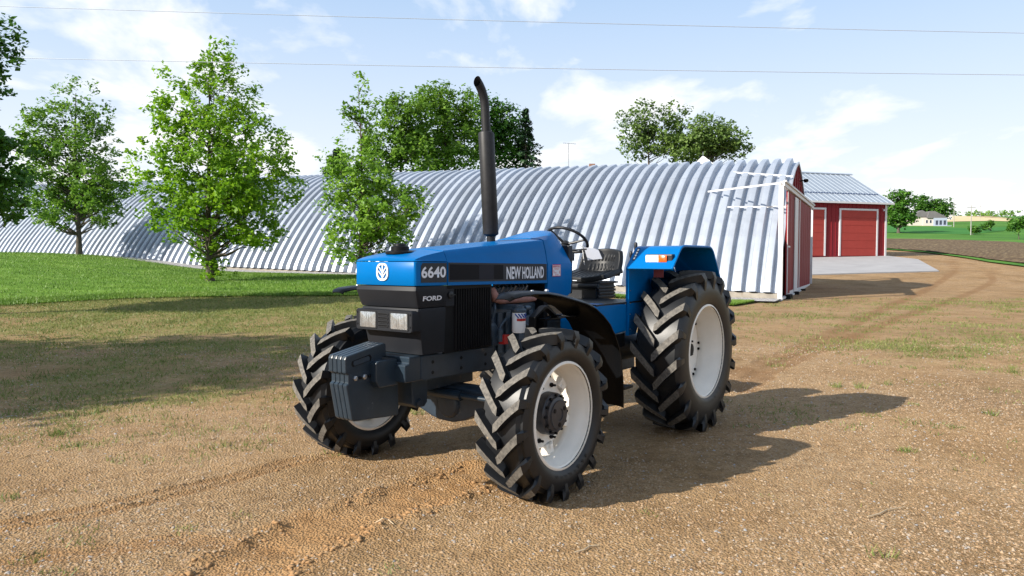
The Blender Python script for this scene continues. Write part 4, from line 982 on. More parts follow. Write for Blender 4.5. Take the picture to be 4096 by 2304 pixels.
for k in range(int((SLN + 2 * ov) / .6)):
    x0 = -ov + .02 + k * .6
    mb = MB(); p0 = Vector((x0, D(-ov), EH - .12)); p1 = Vector((x0, D(SD / 2), EH + rise))
    mb.add([p0, p0 + Vector((.07, 0, 0)), p1 + Vector((.07, 0, 0)), p1, p0 + Vector((.015, .01, .035)), p0 + Vector((.055, .01, .035)), p1 + Vector((.055, .01, .035)), p1 + Vector((.015, .01, .035))], [(0, 4, 5, 1), (0, 3, 7, 4), (4, 7, 6, 5), (1, 5, 6, 2), (3, 2, 6, 7)]); mb.build('roof_rib', ROOF, rf)
MB().box(-ov - .02, SLN + ov, D(-ov) - .0, D(-ov - .06), EH - .26, EH - .10).build('fascia', TRIM, S)
for sg in (0, 1):
    a, b = (RP[0], RP[1]) if sg == 0 else (RP[2], RP[1])
    MB().prism([(D(a[0]), a[1] + .03), (D(b[0]), b[1] + .03), (D(b[0]), b[1] - .2), (D(a[0]), a[1] - .2)], 0, -ov - .04, -ov).build('rake_trim', TRIM, S)
MB().prism([(D(SD / 2 - .25), EH + rise - .08), (D(SD / 2), EH + rise + .06), (D(SD / 2 + .25), EH + rise - .08)], 0, -ov - .35, SLN).build('ridge_cap', ROOF, S)
# snow guard line
mb = MB(); f_ = .26
p_ = Vector((0, D(-ov + f_ * (SD / 2 + ov)), EH - .12 + f_ * (rise + .12)))
SG = mat('snow_guard', (.03, .06, .16), .5)
for k in range(int(SLN / .3)): MB().box(k * .3, k * .3 + .2, p_.y, p_.y + .05, p_.z + .02, p_.z + .10).build('snow_guard', SG, rf)
# doors
def roll_door(x0, x1, h, n):
    dr = MB().box(x0, x1, D(0), D(-.03), .0, h).build('roll_door', DOORRED, S)
    for k in range(n): MB().box(x0 + .01, x1 - .01, D(-.03), D(-.055), h * k / n + .012, h * (k + 1) / n - .012).build('door_section', DOORRED, dr, bevel=.008, seg=1)
    for a, b in ((x0 - .17, x0), (x1, x1 + .17)): MB().box(a, b, D(0), D(-.085), 0, h + .16).build('door_trim', TRIM, dr)
    MB().box(x0, x1, D(0), D(-.085), h, h + .16).build('door_trim', TRIM, dr)
def face_u(px):
    k = (px - CX) / F_PX; return (SR[0] - k * SR[1]) / (.953 - .303 * k)
dw = face_u(3358) - face_u(3500); roll_door(face_u(3500), face_u(3358), 4.12, 6); u1 = face_u(3292); roll_door(u1, u1 + dw, 4.12, 6); roll_door(u1 + dw + 2.2, u1 + 2 * dw + 2.2, 4.12, 6)
MB().lathe([(0, 0), (.10, .02), (.06, .12), (.03, .2), (0, .2)], 10, (.42, .2, EH - .85), 'z').tube([(.42, 0, EH - .62), (.42, .2, EH - .66)], .02, 6).build('yard_lamp', TRIM, S)
MB().lathe([(0, 0), (.12, 0), (.12, 1.0), (.15, 1.02), (.15, 1.12), (0, 1.14)], 10, (11.4, D(3.2), EH + 1.6), 'z').build('vent_pipe', BARNRED, S)

# ================================================================== FAR HOUSE, SHEDS, POLES
HB = hit(3722, 903); hs = HB[1] / F_PX      # metres per pixel there
SID = mat('house_siding', (.48, .43, .39), .7); SHG = mat('shingles', (.12, .115, .12), .9, var=(.6, .15)); GREYW = mat('grey_siding', (.30, .34, .42), .7); WIN = mat('window_glass', (.03, .04, .06), .15)
Hh = empty('house', (HB[0], HB[1], HB[2] - .2), R(-12)); Hh.scale = (.88, .88, .88); tag(Hh, 'pale house with grey shingle roof on the green slope', 'house')
wl = MB().box(-7.5, 1.0, 0, 9, -1, 4.0).box(-3.0, 5.5, -1.0, 8, -1.2, 3.4).build('wall', SID, Hh)
MB().box(.6, 5.6, -1.6, -1.0, -1.2, 3.3).build('porch_wall', GREYW, Hh)
MB().prism([(-8.1, 3.9), (-3.3, 6.6), (1.6, 3.9)], 1, -.4, 9.4).build('roof', SHG, Hh)
MB().prism([(-1.8, 3.3), (3.5, 3.3), (5.2, 3.3), (6.0, 3.2), (1.0, 6.1), (-1.0, 6.1)], 1, -1.6, 8.4).build('roof', SHG, Hh)
for x_ in (-2.2, -.8):
    wn = MB().box(x_, x_ + .9, -1.06, -1.0, 1.2, 2.6).build('window', TRIM, Hh); MB().box(x_ + .1, x_ + .8, -1.08, -1.06, 1.3, 2.5).build('pane', WIN, wn)
for x_ in (1.2, 2.6, 4.1):
    wn = MB().box(x_, x_ + 1.1, -1.66, -1.6, .4, 2.4).build('window', GREYW, Hh); MB().box(x_ + .1, x_ + 1.0, -1.68, -1.66, .5, 2.3).build('pane', WIN, wn)
MB().box(.4, 6.6, -3.4, -1.6, -1.2, .1).build('deck', GREYW, Hh)
def shed_small(px, py, wd, dp, h, rz, label):
    p = hit(px, py); e = empty('outbuilding', (p[0], p[1], p[2] - .2), rz); tag(e, label, 'outbuilding')
    MB().box(-wd / 2, wd / 2, 0, dp, -.5, h).build('wall', TRIM, e); MB().prism([(-.4, h - .05), (dp / 2, h + wd * .16), (dp + .4, h - .05)], 0, -wd / 2 - .3, wd / 2 + .3).build('roof', mat('pale_roof', (.6, .66, .72), .5), e)
    MB().box(wd * .1, wd * .3, -.04, 0, .3, h * .7).build('door', GREYW, e)
shed_small(3622, 886, 10, 8, 3.2, R(-8), 'long white outbuilding beside the pale house')
shed_small(3800, 880, 2.6, 3, 3.6, R(0), 'small white shed behind the house porch')
POLE = mat('pole_wood', (.30, .29, .28), .8, var=(3, .2))
def pole(px, py, h, label, arms=True, xy=None):
    p = hit(px, py) if xy is None else np.array([xy[0], xy[1], float(ground_z(*xy))])
    e = empty('utility_pole', (p[0], p[1], p[2] - .1)); tag(e, label, 'pole', 'utility poles')
    MB().tube([(0, 0, -.4), (0, 0, h)], [.13, .09], 8).build('pole_shaft', POLE, e, smooth=40)
    if arms: MB().box(-1.1, 1.1, -.06, .06, h - .7, h - .55).build('cross_arm', POLE, e)
    for x_ in (-1, 1): MB().lathe([(.0, 0), (.05, 0), (.06, .1), (0, .14)], 8, (x_, 0, h - .55), 'z').build('insulator', GREYW, e)
pole(3883, 940, 8.0, 'pale utility pole standing in the meadow below the crop field')
pole(3815, 908, 8.5, 'thin utility pole near the house deck')
pole(3920, 884, 9, 'distant utility pole at the edge of the stubble field')
# overhead wires, with their poles beyond the frame
pole(0, 0, 9.9, 'roadside utility pole carrying two wires past the lawn', True, (-46, 22)); pole(0, 0, 9.2, 'utility pole beside the driveway carrying two wires', True, (52, 23.5))
WIRE = mat('wire', (.5, .54, .6), .5, metal=.5)
def wirez(px, py, d): return CAM_H + (1038.5 - py) * d / F_PX
for (a, b, lab) in (((40, 124), (146, 150), 'upper overhead wire crossing the sky above the barn'), ((240, 277), (309, 318), 'lower overhead wire passing behind the exhaust stack')):
    yl, yr = a[0], b[0]; d = 22.
    pts = []
    for k in range(41):
        u = k / 40; px = -3900 + u * 11800; x_ = (px - CX) / F_PX * d
        py = np.interp(px, [0, 4096], [yl, yr]) if 0 <= px <= 4096 else yl + (yr - yl) * px / 4096
        sag = -.42 * (1 - ((px - 2048) / 5900) ** 2) 
        sag0 = -.42 * (1 - ((0 - 2048) / 5900) ** 2)
        pts.append((x_, d, wirez(px, py, d) + sag - sag0))
    tag(MB().tube(pts, .009, 5).build('power_line', WIRE, None, smooth=60), lab, 'wire', None)
# TV antenna, chimney and cupola that show above the barn roof
def above(px, py, d): return np.array([(px - CX) / F_PX * d, d, CAM_H + (1038.5 - py) * d / F_PX])
p = above(2273, 575, 72); gz = float(ground_z(p[0], p[1]))
an_ = empty('television_antenna', (p[0], p[1], gz)); tag(an_, 'thin television antenna mast showing above the barn roof', 'antenna')
hgt = p[2] - gz; MB().tube([(0, 0, 0), (0, 0, hgt)], .035, 6).build('mast', STEEL, an_)
mb = MB().tube([(-.55, 0, hgt - .02), (.75, 0, hgt - .12)], .018, 5)
for k in range(7): mb.tube([(-.5 + k * .19, -.35, hgt - .02 - .015 * k), (-.5 + k * .19, .35, hgt - .02 - .015 * k)], .010, 4)
mb.build('boom', STEEL, an_)
def farm_roof(name, px, pw_, d, z_ridge_py, label, red=True):
    p = above(px, z_ridge_py, d); gz = float(ground_z(p[0], p[1])); return p, gz
p = above(2375, 648, 66); gz = float(ground_z(p[0], p[1])); fh = empty('farmhouse', (p[0], p[1], gz)); tag(fh, 'farmhouse hidden behind the barn with only its brick chimney showing', 'house')
MB().box(-4, 4, -.0, 7, -.4, 4.6).build('wall', WHITE, fh); MB().prism([(-.5, 4.5), (3.5, 6.9), (7.5, 4.5)], 0, -4.4, 4.4).build('roof', SHG, fh)
MB().box(-.28, .28, 1.6, 2.1, 5, p[2] - gz).build('chimney', mat('brick', (.25, .14, .10), .9, var=(8, .3)), fh)
p = above(2823, 620, 70); gz = float(ground_z(p[0], p[1])); rb = empty('cupola_barn', (p[0], p[1], gz)); tag(rb, 'red barn behind the quonset with a white pyramid cupola roof', 'barn')
hc = p[2] - gz
MB().box(-5, 5, -3, 6, -.4, 5.0).build('wall', BARNRED, rb); MB().prism([(-3.4, 4.9), (1.5, hc - 1.9), (6.4, 4.9)], 0, -5.4, 5.4).build('roof', ROOF, rb)
MB().box(-.55, .55, .95, 2.05, hc - 2.6, hc - .85).build('cupola', BARNRED, rb)
MB().add([(-.85, .65, hc - .85), (.85, .65, hc - .85), (.85, 2.35, hc - .85), (-.85, 2.35, hc - .85), (-.08, 1.42, hc), (.08, 1.42, hc), (.08, 1.58, hc), (-.08, 1.58, hc)], [(0, 1, 5, 4), (1, 2, 6, 5), (2, 3, 7, 6), (3, 0, 4, 7), (4, 5, 6, 7), (3, 2, 1, 0)]).build('cupola_roof', WHITE, rb)
MB().tube([(0, 1.5, hc - .05), (0, 1.5, hc + .45)], .03, 6).build('finial', STEEL, rb)

# ================================================================== TREES
def leaf_mat(name, dark, mid, light, trans=.35):
    m = bpy.data.materials.new(name); m.use_nodes = True; t = m.node_tree; t.nodes.clear()
    o_ = t.nodes.new('ShaderNodeOutputMaterial'); d = t.nodes.new('ShaderNodeBsdfPrincipled'); tr = t.nodes.new('ShaderNodeBsdfTranslucent'); ms = t.nodes.new('ShaderNodeMixShader')
    g = t.nodes.new('ShaderNodeNewGeometry'); r = t.nodes.new('ShaderNodeValToRGB'); e = r.color_ramp.elements; e.new(.5)
    nz = t.nodes.new('ShaderNodeTexNoise'); nz.inputs['Scale'].default_value = .55; nz.inputs['Detail'].default_value = 3; t.links.new(g.outputs['Position'], nz.inputs[0])
    ad = t.nodes.new('ShaderNodeMath'); ad.operation = 'MULTIPLY_ADD'; ad.inputs[1].default_value = .45; t.links.new(g.outputs['Random Per Island'], ad.inputs[0])
    sb = t.nodes.new('ShaderNodeMath'); sb.operation = 'SUBTRACT'; sb.inputs[1].default_value = .22; t.links.new(nz.outputs[0], sb.inputs[0]); t.links.new(sb.outputs[0], ad.inputs[2])
    t.links.new(ad.outputs[0], r.inputs[0])
    for q, p, c in zip(e, (.15, .5, .85), (dark, mid, light)): q.position = p; q.color = (*c, 1)
    d.inputs['Roughness'].default_value = .5; d.inputs['Specular IOR Level'].default_value = .35
    t.links.new(r.outputs[0], d.inputs['Base Color']); t.links.new(r.outputs[0], tr.inputs['Color'])
    ms.inputs[0].default_value = trans; t.links.new(d.outputs[0], ms.inputs[1]); t.links.new(tr.outputs[0], ms.inputs[2]); t.links.new(ms.outputs[0], o_.inputs[0])
    return m
LV_MAPLE = leaf_mat('leaf_maple', (.08, .19, .010), (.175, .35, .014), (.30, .48, .03), .5)
LV_YOUNG = leaf_mat('leaf_young', (.08, .19, .015), (.17, .33, .025), (.28, .45, .05), .45)
LV_DARK = leaf_mat('leaf_dark', (.03, .10, .012), (.06, .17, .016), (.12, .25, .03), .38)
LV_MID = leaf_mat('leaf_mid', (.06, .145, .016), (.125, .26, .025), (.22, .36, .05), .46)
LV_BACK = leaf_mat('leaf_background', (.06, .135, .014), (.135, .265, .025), (.23, .37, .05), .45)
LV_OLIVE = leaf_mat('leaf_olive', (.065, .12, .025), (.12, .20, .04), (.20, .29, .07), .42)
LV_SPRUCE = leaf_mat('leaf_spruce', (.012, .04, .014), (.025, .065, .022), (.05, .10, .035), .1)
BARK = mat('bark', (.085, .068, .055), .95, var=(6, .4), bump=(14, .8, .02), stretch=(1, 1, .25))
def leaves(centres, radii, per, size, r_):
    """small folded leaf cards scattered round twig ends"""
    c = np.repeat(centres, per, 0); rr = np.repeat(radii, per)
    n = len(c); d = r_.normal(size=(n, 3)); d /= np.linalg.norm(d, axis=1)[:, None]
    p = c + d * (rr * r_.random(n) ** .5)[:, None] * np.array([1, 1, .8])
    a = r_.normal(size=(n, 3)); a[:, 2] *= .55; a /= np.linalg.norm(a, axis=1)[:, None]
    ow = p - centres.mean(0); ow /= np.maximum(.3, np.linalg.norm(ow, axis=1))[:, None]
    up = r_.normal(size=(n, 3)) * .5 + np.array([0, 0, .6]) + ow * .95; b = np.cross(a, up); b /= np.maximum(1e-6, np.linalg.norm(b, axis=1))[:, None]
    nn = np.cross(a, b); s = size * (.6 + .8 * r_.random(n))[:, None]
    v = np.stack([p - a * s, p + b * s * .62 + nn * s * .12, p + a * s * 1.05, p - b * s * .62 + nn * s * .12], 1).reshape(-1, 3)
    i = np.arange(n)[:, None] * 4
    return v, i + np.array([[0, 1, 2, 3]])
def tree(name, base, h, lobes, label, cat='tree', leafm=None, seed=1, ncl=420, per=34, size=.10, clr=.42, trunk_r=.16, trunk_top=.8, lean=(0, 0), group=None, fork=None, shellp=.75, limbs=60, sprouts=0):
    """lobes: (dx, dy, z, rx, ry, rz) ellipsoids of foliage; twig ends sit mostly in their outer shell"""
    r_ = np.random.default_rng(seed); bx, by = base; bz = float(ground_z(bx, by))
    e = empty(name, (bx, by, bz)); tag(e, label, cat, group)
    vol = np.array([l[3] * l[4] * l[5] for l in lobes]) ** .8; pick = r_.choice(len(lobes), ncl, p=vol / vol.sum())
    L_ = np.array(lobes, float)[pick]; d = r_.normal(size=(ncl, 3)); d /= np.linalg.norm(d, axis=1)[:, None]
    rad = np.where(r_.random(ncl) < shellp, .72 + .32 * r_.random(ncl), r_.random(ncl) ** .6 * .8)
    ctr = L_[:, :3] + d * L_[:, 3:] * rad[:, None]
    ctr += (r_.normal(size=ctr.shape) * .12)
    # irregular gaps
    keep = vnoise(ctr[:, 0] * .9 + seed, ctr[:, 2] * .9 + ctr[:, 1] * .5) > .20
    ctr = ctr[keep & (ctr[:, 2] > .6)]
    # trunk and limbs
    mb = MB(); tz = h * trunk_top; tp = [(lean[0] * u + .06 * math.sin(5 * u + seed), lean[1] * u + .05 * math.cos(4 * u + seed), u * tz) for u in np.linspace(0, 1, 9)]
    tp[0] = (0, 0, -.3); rad_t = [trunk_r * (1.35 if k == 0 else 1.0 - .88 * (k / 8) ** .9) for k in range(9)]
    mb.tube(tp, rad_t, 9)
    order = r_.permutation(len(ctr))[:limbs]
    for q in order:
        c = ctr[q]; u = np.clip((c[2] - .55 * math.hypot(c[0], c[1]) - .25) / tz, .13, .95); k = u * 8; k0 = int(k); f_ = k - k0
        a = np.array(tp[k0]) * (1 - f_) + np.array(tp[min(8, k0 + 1)]) * f_; r0 = (rad_t[k0] * (1 - f_) + rad_t[min(8, k0 + 1)] * f_) * .45
        m1 = a * .6 + c * .4 + np.array([0, 0, -.12 * np.linalg.norm(c - a) * .4]) + r_.normal(size=3) * .08; m2 = a * .25 + c * .75 + r_.normal(size=3) * .1
        mb.tube([a, m1, m2, c], [max(.018, r0), max(.014, r0 * .6), .011, .006], 5, caps=False)
    mb.build('trunk', BARK, e, smooth=60)
    v, f = leaves(ctr, clr * (.65 + .7 * r_.random(len(ctr))), per, size, r_)
    if sprouts:
        c2 = np.c_[r_.normal(size=sprouts) * .28, r_.normal(size=sprouts) * .28, .25 + 1.4 * r_.random(sprouts)]; v2, f2 = leaves(c2, np.full(sprouts, .22), 16, size * .8, r_)
        f = np.r_[f, f2 + len(v)]; v = np.r_[v, v2]
    link('crown', np_mesh('crown', v, f, 4), e, leafm)
    return e
def sc_px(d): return d / F_PX * 1.59      # metres per pixel of the 2576-wide view at depth d
def lob(d, x0, base_x, items):
    """foliage outline read off the photograph (2576-wide view) at the tree's own depth -> metres"""
    k = sc_px(d); g = float(ground_z((base_x - 1288) * 1.59 / F_PX * d, d)); o_ = []
    for cx_, cy_, rx, ry in items:
        o_.append(((cx_ - base_x) * k, 0, CAM_H + (653 - cy_) * k - g, rx * k, rx * k * .95, ry * k))
    return o_
def at_depth(px, d): return ((px - 1288) * 1.59 / F_PX * d, d)
# big maple on the lawn
D1 = 31.
tree('maple_tree', at_depth(530, D1), 10.4, lob(D1, 0, 530, [(565, 265, 95, 125), (585, 400, 150, 130), (440, 320, 65, 90), (420, 455, 85, 110), (640, 480, 115, 95), (500, 560, 120, 70), (650, 590, 70, 40), (420, 215, 26, 42), (575, 165, 50, 45)]), 'big bright green maple tree with a thick trunk on the lawn', leafm=LV_MAPLE, seed=3, ncl=820, per=31, size=.088, clr=.36, trunk_r=.17, trunk_top=.8, limbs=130, sprouts=70)
# smaller tree to the left by the barn
D2 = 45.5
tree('maple_tree', at_depth(200, D2), 13, lob(D2, 0, 200, [(215, 290, 70, 85), (225, 410, 85, 105), (115, 340, 50, 75), (110, 450, 62, 90), (200, 520, 110, 55), (280, 480, 45, 70), (90, 410, 40, 60)]), 'open crowned tree close to the barn wall with a forked dark trunk', leafm=LV_MID, seed=8, ncl=600, per=30, size=.11, clr=.44, trunk_r=.17, limbs=120)
# young tree behind the tractor nose
D3 = 30.
tree('young_maple_tree', at_depth(908, D3), 9.3, lob(D3, 0, 908, [(912, 250, 28, 62), (905, 330, 42, 60), (910, 430, 78, 75), (930, 520, 120, 75), (1010, 510, 62, 42), (900, 610, 85, 55), (1000, 580, 55, 35), (830, 440, 30, 40)]), 'slender young tree with pale green leaves behind the tractor nose', leafm=LV_YOUNG, seed=5, ncl=450, per=25, size=.085, clr=.33, trunk_r=.08, trunk_top=.9, limbs=110)
# tree at the left edge, reaching into the frame, and its off-frame neighbour that shades the yard
D4 = 20.
tree('maple_tree', at_depth(-150, D4), 10.5, lob(D4, 0, -150, [(-150, 420, 205, 130), (-90, 380, 110, 90), (-60, 500, 120, 75), (-140, 170, 130, 130), (0, 110, 70, 35), (-20, 165, 60, 30), (-5, 60, 30, 18), (-250, 300, 160, 180)]), 'dark leafy maple leaning in beside the lawn edge', leafm=LV_DARK, seed=21, ncl=560, per=34, size=.085, clr=.30, trunk_r=.2, limbs=120)
tree('maple_tree', (-18.3, 5.6), 10, [(0, 0, 5.6, 4.2, 4.2, 3.2), (-1.6, .6, 4.4, 3.6, 3.4, 2.2), (2.4, -.4, 4.6, 2.9, 3.3, 2.0), (.3, .2, 8.3, 2.6, 2.6, 1.8)], 'broad shade tree beside the gravel yard', leafm=LV_DARK, seed=31, ncl=700, per=22, size=.15, clr=.95, trunk_r=.22, limbs=60)
tree('maple_tree', (-15.0, 4.0), 8, [(0, 0, 4.9, 1.9, 2.3, 1.5), (.6, .6, 6.3, 1.4, 1.5, 1.0), (-.8, -.6, 4.0, 1.5, 1.5, 1.0)], 'smaller shade tree beside the gravel yard', leafm=LV_DARK, seed=33, ncl=200, per=18, size=.13, clr=.8, trunk_r=.14, limbs=40)
# background trees behind the barn
D5 = 78.
for nm, bx_, dd, items, lab, lm, sd_, nc in (
    ('broad_tree', 1010, 76, [(985, 330, 65, 85), (950, 390, 60, 60), (1030, 290, 55, 55), (1050, 380, 60, 70)], 'broad green tree behind the barn beside the young tree', LV_BACK, 41, 300),
    ('broad_tree', 1120, 80, [(1115, 300, 85, 85), (1080, 260, 50, 40), (1160, 280, 55, 50), (1150, 380, 80, 70), (1080, 390, 60, 60)], 'tallest broad tree behind the barn left of the exhaust stack', LV_BACK, 42, 420),
    ('broad_tree', 1235, 84, [(1235, 330, 50, 75), (1270, 310, 40, 45), (1280, 380, 55, 60), (1225, 270, 32, 28)], 'darker broad tree behind the barn right of the exhaust stack', LV_DARK, 43, 260),
    ('broad_tree', 1630, 88, [(1630, 300, 58, 42), (1590, 320, 40, 40), (1660, 340, 55, 55), (1600, 370, 40, 40), (1690, 300, 40, 32), (1690, 370, 50, 40)], 'sparse thin leaved tree behind the barn roof', LV_OLIVE, 44, 200),
    ('broad_tree', 1775, 86, [(1770, 345, 62, 48), (1810, 350, 62, 42), (1740, 370, 60, 45), (1850, 370, 38, 28)], 'rounded dense tree behind the barn beside the white cupola', LV_OLIVE, 45, 300)):
    tree(nm, at_depth(bx_, dd), 19, lob(dd, 0, bx_, items), lab, leafm=lm, seed=sd_, ncl=nc, per=26, size=.20, clr=.85, trunk_r=.32, trunk_top=.8, limbs=70, group='trees behind the barn')
def spruce(bx_, dd, top_y, wid, label, seed):
    r_ = np.random.default_rng(seed); x_, y_ = at_depth(bx_, dd); gz = float(ground_z(x_, y_)); k = sc_px(dd); h = CAM_H + (653 - top_y) * k - gz
    e = empty('spruce_tree', (x_, y_, gz)); tag(e, label, 'tree', 'trees behind the barn')
    mb = MB().tube([(0, 0, -.3), (0, 0, h)], [.25, .02], 8); cs = []
    for q in range(150):
        u = (q / 150) ** .85; z = h * (.18 + .8 * u); ln = wid * k * (1.03 - u) * (.7 + .5 * r_.random()); a = r_.random() * 6.283
        tip = np.array([ln * math.cos(a), ln * math.sin(a), z - .22 * ln]); mb.tube([(0, 0, z), tip], [.03, .008], 4, caps=False)
        for f_ in np.linspace(.3, 1, 4): cs.append(tip * f_ + np.array([0, 0, z]) * (1 - f_))
    mb.build('trunk', BARK, e, smooth=60); v, f = leaves(np.array(cs), np.full(len(cs), .32), 12, .16, r_); link('crown', np_mesh('crown', v, f, 4), e, LV_SPRUCE)
spruce(1322, 82, 272, 95, 'dark spruce at the right end of the trees behind the barn', 51); spruce(852, 80, 372, 150, 'dark spruce low beside the young tree behind the barn', 52)
# trees round the far house
for bx_, dd, items, lab, sd_ in (
    (2258, 200, [(2258, 505, 30, 26), (2245, 540, 25, 24), (2270, 545, 26, 24)], 'large round tree behind the red shed roof edge', 61),
    (2315, 300, [(2312, 510, 20, 22), (2325, 530, 18, 16)], 'open tree between the white outbuilding and the house', 62),
    (2360, 300, [(2352, 520, 22, 20), (2376, 525, 18, 24), (2340, 535, 16, 14)], 'dark tree behind the grey roof of the far house', 63)):
    tree('broad_tree', at_depth(bx_, dd), 12, lob(dd, 0, bx_, items), lab, leafm=LV_DARK, seed=sd_, ncl=170, per=20, size=.42, clr=1.3, trunk_r=.4, limbs=40, group='trees around the far house')
# small trees and bushes on the slope
for bx_, dd, items, lab, sd_ in ((2560, 150, [(2560, 560, 22, 14), (2548, 572, 14, 10)], 'low spreading tree at the edge of the green slope', 71), (2490, 210, [(2488, 563, 10, 7), (2478, 570, 12, 6)], 'small bush below the stubble field', 72), (2445, 190, [(2448, 577, 11, 6)], 'small bush beside the meadow pole', 73)):
    tree('bush', at_depth(bx_, dd), 3, lob(dd, 0, bx_, items), lab, cat='bush', leafm=LV_DARK, seed=sd_, ncl=60, per=18, size=.28, clr=.7, trunk_r=.12, limbs=20, group='bushes on the slope')
# hedgerow on the horizon: one mass of far trees
r_ = np.random.default_rng(91); cs = []
for k in range(620):
    x_ = 250 + 700 * r_.random(); y_ = 652 + 25 * r_.random(); n_ = .25 + .55 * float(vnoise(x_ * .05, 3.)) + .5 * float(vnoise(x_ * .12, 9.))
    cs.append((x_, y_, float(ground_z(x_, y_)) + 8.0 * n_ * r_.random() ** 1.1))
v, f = leaves(np.array(cs), np.full(len(cs), 2.6), 14, 1.0, r_)
tag(link('hedgerow', np_mesh('hedgerow', v, f, 4), None, LV_BACK), 'far hedgerow of trees along the ridge behind the stubble field', 'trees', kind='stuff')

# ================================================================== GRASS, WEEDS, STONES
def blades(P, hgt, wid, lean, r_):
    n = len(P); a = r_.random(n) * 6.283; c, s = np.cos(a), np.sin(a); l = lean * (.3 + r_.random(n)) * hgt; b = r_.random(n) * 6.283
    side = np.stack([c, s, 0 * c], 1) * (wid / 2)[:, None] if not np.isscalar(wid) else np.stack([c, s, 0 * c], 1) * wid / 2
    tip = P + np.stack([np.cos(b) * l, np.sin(b) * l, hgt], 1)
    v = np.stack([P - side, P + side, tip], 1).reshape(-1, 3); return v, np.arange(3 * n).reshape(-1, 3)
GRASS = leaf_mat('grass_blade', (.075, .155, .018), (.12, .225, .028), (.22, .32, .06), .3); WEED = leaf_mat('weed_blade', (.075, .12, .022), (.14, .19, .04), (.28, .28, .09), .3)
# mown lawn
r_ = np.random.default_rng(101); u = r_.random(110000); vv_ = r_.random(110000)
A_ = np.array(lawn_near)[1:]; B_ = np.array(lawn_far)[1:]
def samp(pl, u):
    s = np.r_[0, np.cumsum(np.linalg.norm(np.diff(pl, axis=0), axis=1))]; return np.stack([np.interp(u * s[-1], s, pl[:, 0]), np.interp(u * s[-1], s, pl[:, 1])], 1)
a_, b_ = samp(A_, u), samp(B_, u); w_ = (np.where(r_.random(110000) < .3, vv_ * .05 - .012, vv_))[:, None]; P = a_ * (1 - w_) + b_ * w_
P = np.c_[P, ground_z(P[:, 0], P[:, 1]) + .045]; k_ = (np.abs(P[:, 0]) < 30)
P = P[k_]; v, f = blades(P, .05 + .05 * r_.random(len(P)), .03, .6, r_)
tag(link('lawn_grass', np_mesh('lawn_grass', v, f), None, GRASS), 'short mown green grass of the lawn', 'grass', kind='stuff')
# thin weeds over the gravel yard
n = 420000; y_ = 2.8 + 27 * r_.random(n) ** 1.4; x_ = (r_.random(n) * 2 - 1) * (.78 * y_ + .5)
wf = weed_field(x_, y_); k_ = r_.random(n) < np.clip((wf - .03) * 1.9 + 1.5 * (fbm(x_ * 2.6, y_ * 2.6 + 7, 4) - .53), .0, .9)
in_t = (np.abs((x_ - .98) * -.597 + (y_ - 7.511) * -.802 - 1.3) < 1.9) & (np.abs((x_ - .98) * .802 + (y_ - 7.511) * -.597) < 1.1)
k_ &= ~in_t; x_, y_ = x_[k_], y_[k_]; z_, _ = yard_z(x_, y_)
P = np.c_[x_, y_, z_ - .004]; hh = (.018 + .04 * r_.random(len(P)) ** 2) * (1 + .02 * y_); v, f = blades(P, hh, np.full(len(P), .006) * (1 + .12 * y_), .9, r_)
tag(link('yard_weeds', np_mesh('yard_weeds', v, f), None, WEED), 'thin weeds and grass scattered over the gravel yard', 'weeds', kind='stuff')
# single tufts one can point at
def tuft(px, py, h, nb, label, m, sp=.07, grp='weed tufts in the gravel yard'):
    p = hit(px, py); rr = np.random.default_rng(int(px * 7 + py)); z0, _ = yard_z(np.array([p[0]]), np.array([p[1]]))
    e = empty('weed_tuft', (p[0], p[1], float(z0[0]))); tag(e, label, 'weed', grp)
    a = rr.random(nb) * 6.283; r0 = sp * rr.random(nb) ** .6; B = np.c_[r0 * np.cos(a), r0 * np.sin(a), np.full(nb, -.01)]
    v, f = blades(B, h * (.45 + .6 * rr.random(nb)), .009 + .0 * a, .8, rr); me_ = np_mesh('leaf_blades', v, f); tag(link('leaf_blades', me_, e, m), kind='stuff')
TF = [(3345, 1548, .13, 70, 'dark weed tuft at the edge of the fender shadow'), (3440, 1555, .16, 60, 'ragged weed tuft beside the end of the tractor shadow'), (3540, 1540, .14, 50, 'loose weed tuft beyond the tractor shadow'), (3245, 1625, .05, 90, 'small bright tuft inside the rear wheel shadow'), (3340, 1618, .045, 60, 'low green tuft inside the rear wheel shadow'), (3650, 1622, .06, 60, 'short green tuft beyond the shadow tip'), (3630, 1810, .07, 120, 'round low weed on the open gravel'), (3825, 1712, .05, 80, 'flat bright weed on the gravel near the grass strip'), (3960, 1660, .10, 60, 'upright weed in the gravel near the grass strip'), (3530, 2240, .10, 36, 'thin upright weed in the foreground gravel'), (3085, 1995, .03, 50, 'tiny green weed below the tractor shadow'), (2590, 2060, .06, 34, 'pale weed in front of the front wheel shadow'), (1560, 2280, .06, 40, 'small weed in the foreground beside the mud rut'), (970, 2075, .06, 40, 'small weed between the two wheel ruts'), (750, 2130, .05, 50, 'pale green weed beside the narrow rut'), (115, 2240, .07, 70, 'bright weed in the left foreground gravel'), (30, 2000, .08, 60, 'weed beside the end of the left rut'), (1670, 1660, .12, 70, 'grass tuft growing under the front axle'), (1360, 1822, .06, 90, 'grass squashed beside the far front tyre'), (230, 1740, .12, 90, 'larger grass tuft in the weedy left yard'), (390, 1650, .12, 80, 'grass tuft in the weedy left yard by the shade edge'), (660, 1650, .05, 60, 'bright low weed in the left yard'), (4050, 1490, .22, 60, 'tall weed on the grass strip across the yard'), (3930, 1480, .10, 60, 'weed clump on the grass strip across the yard')]
for q in TF: tuft(q[0], q[1], q[2] * .8, int(q[3] * .6), q[4], WEED, .085)
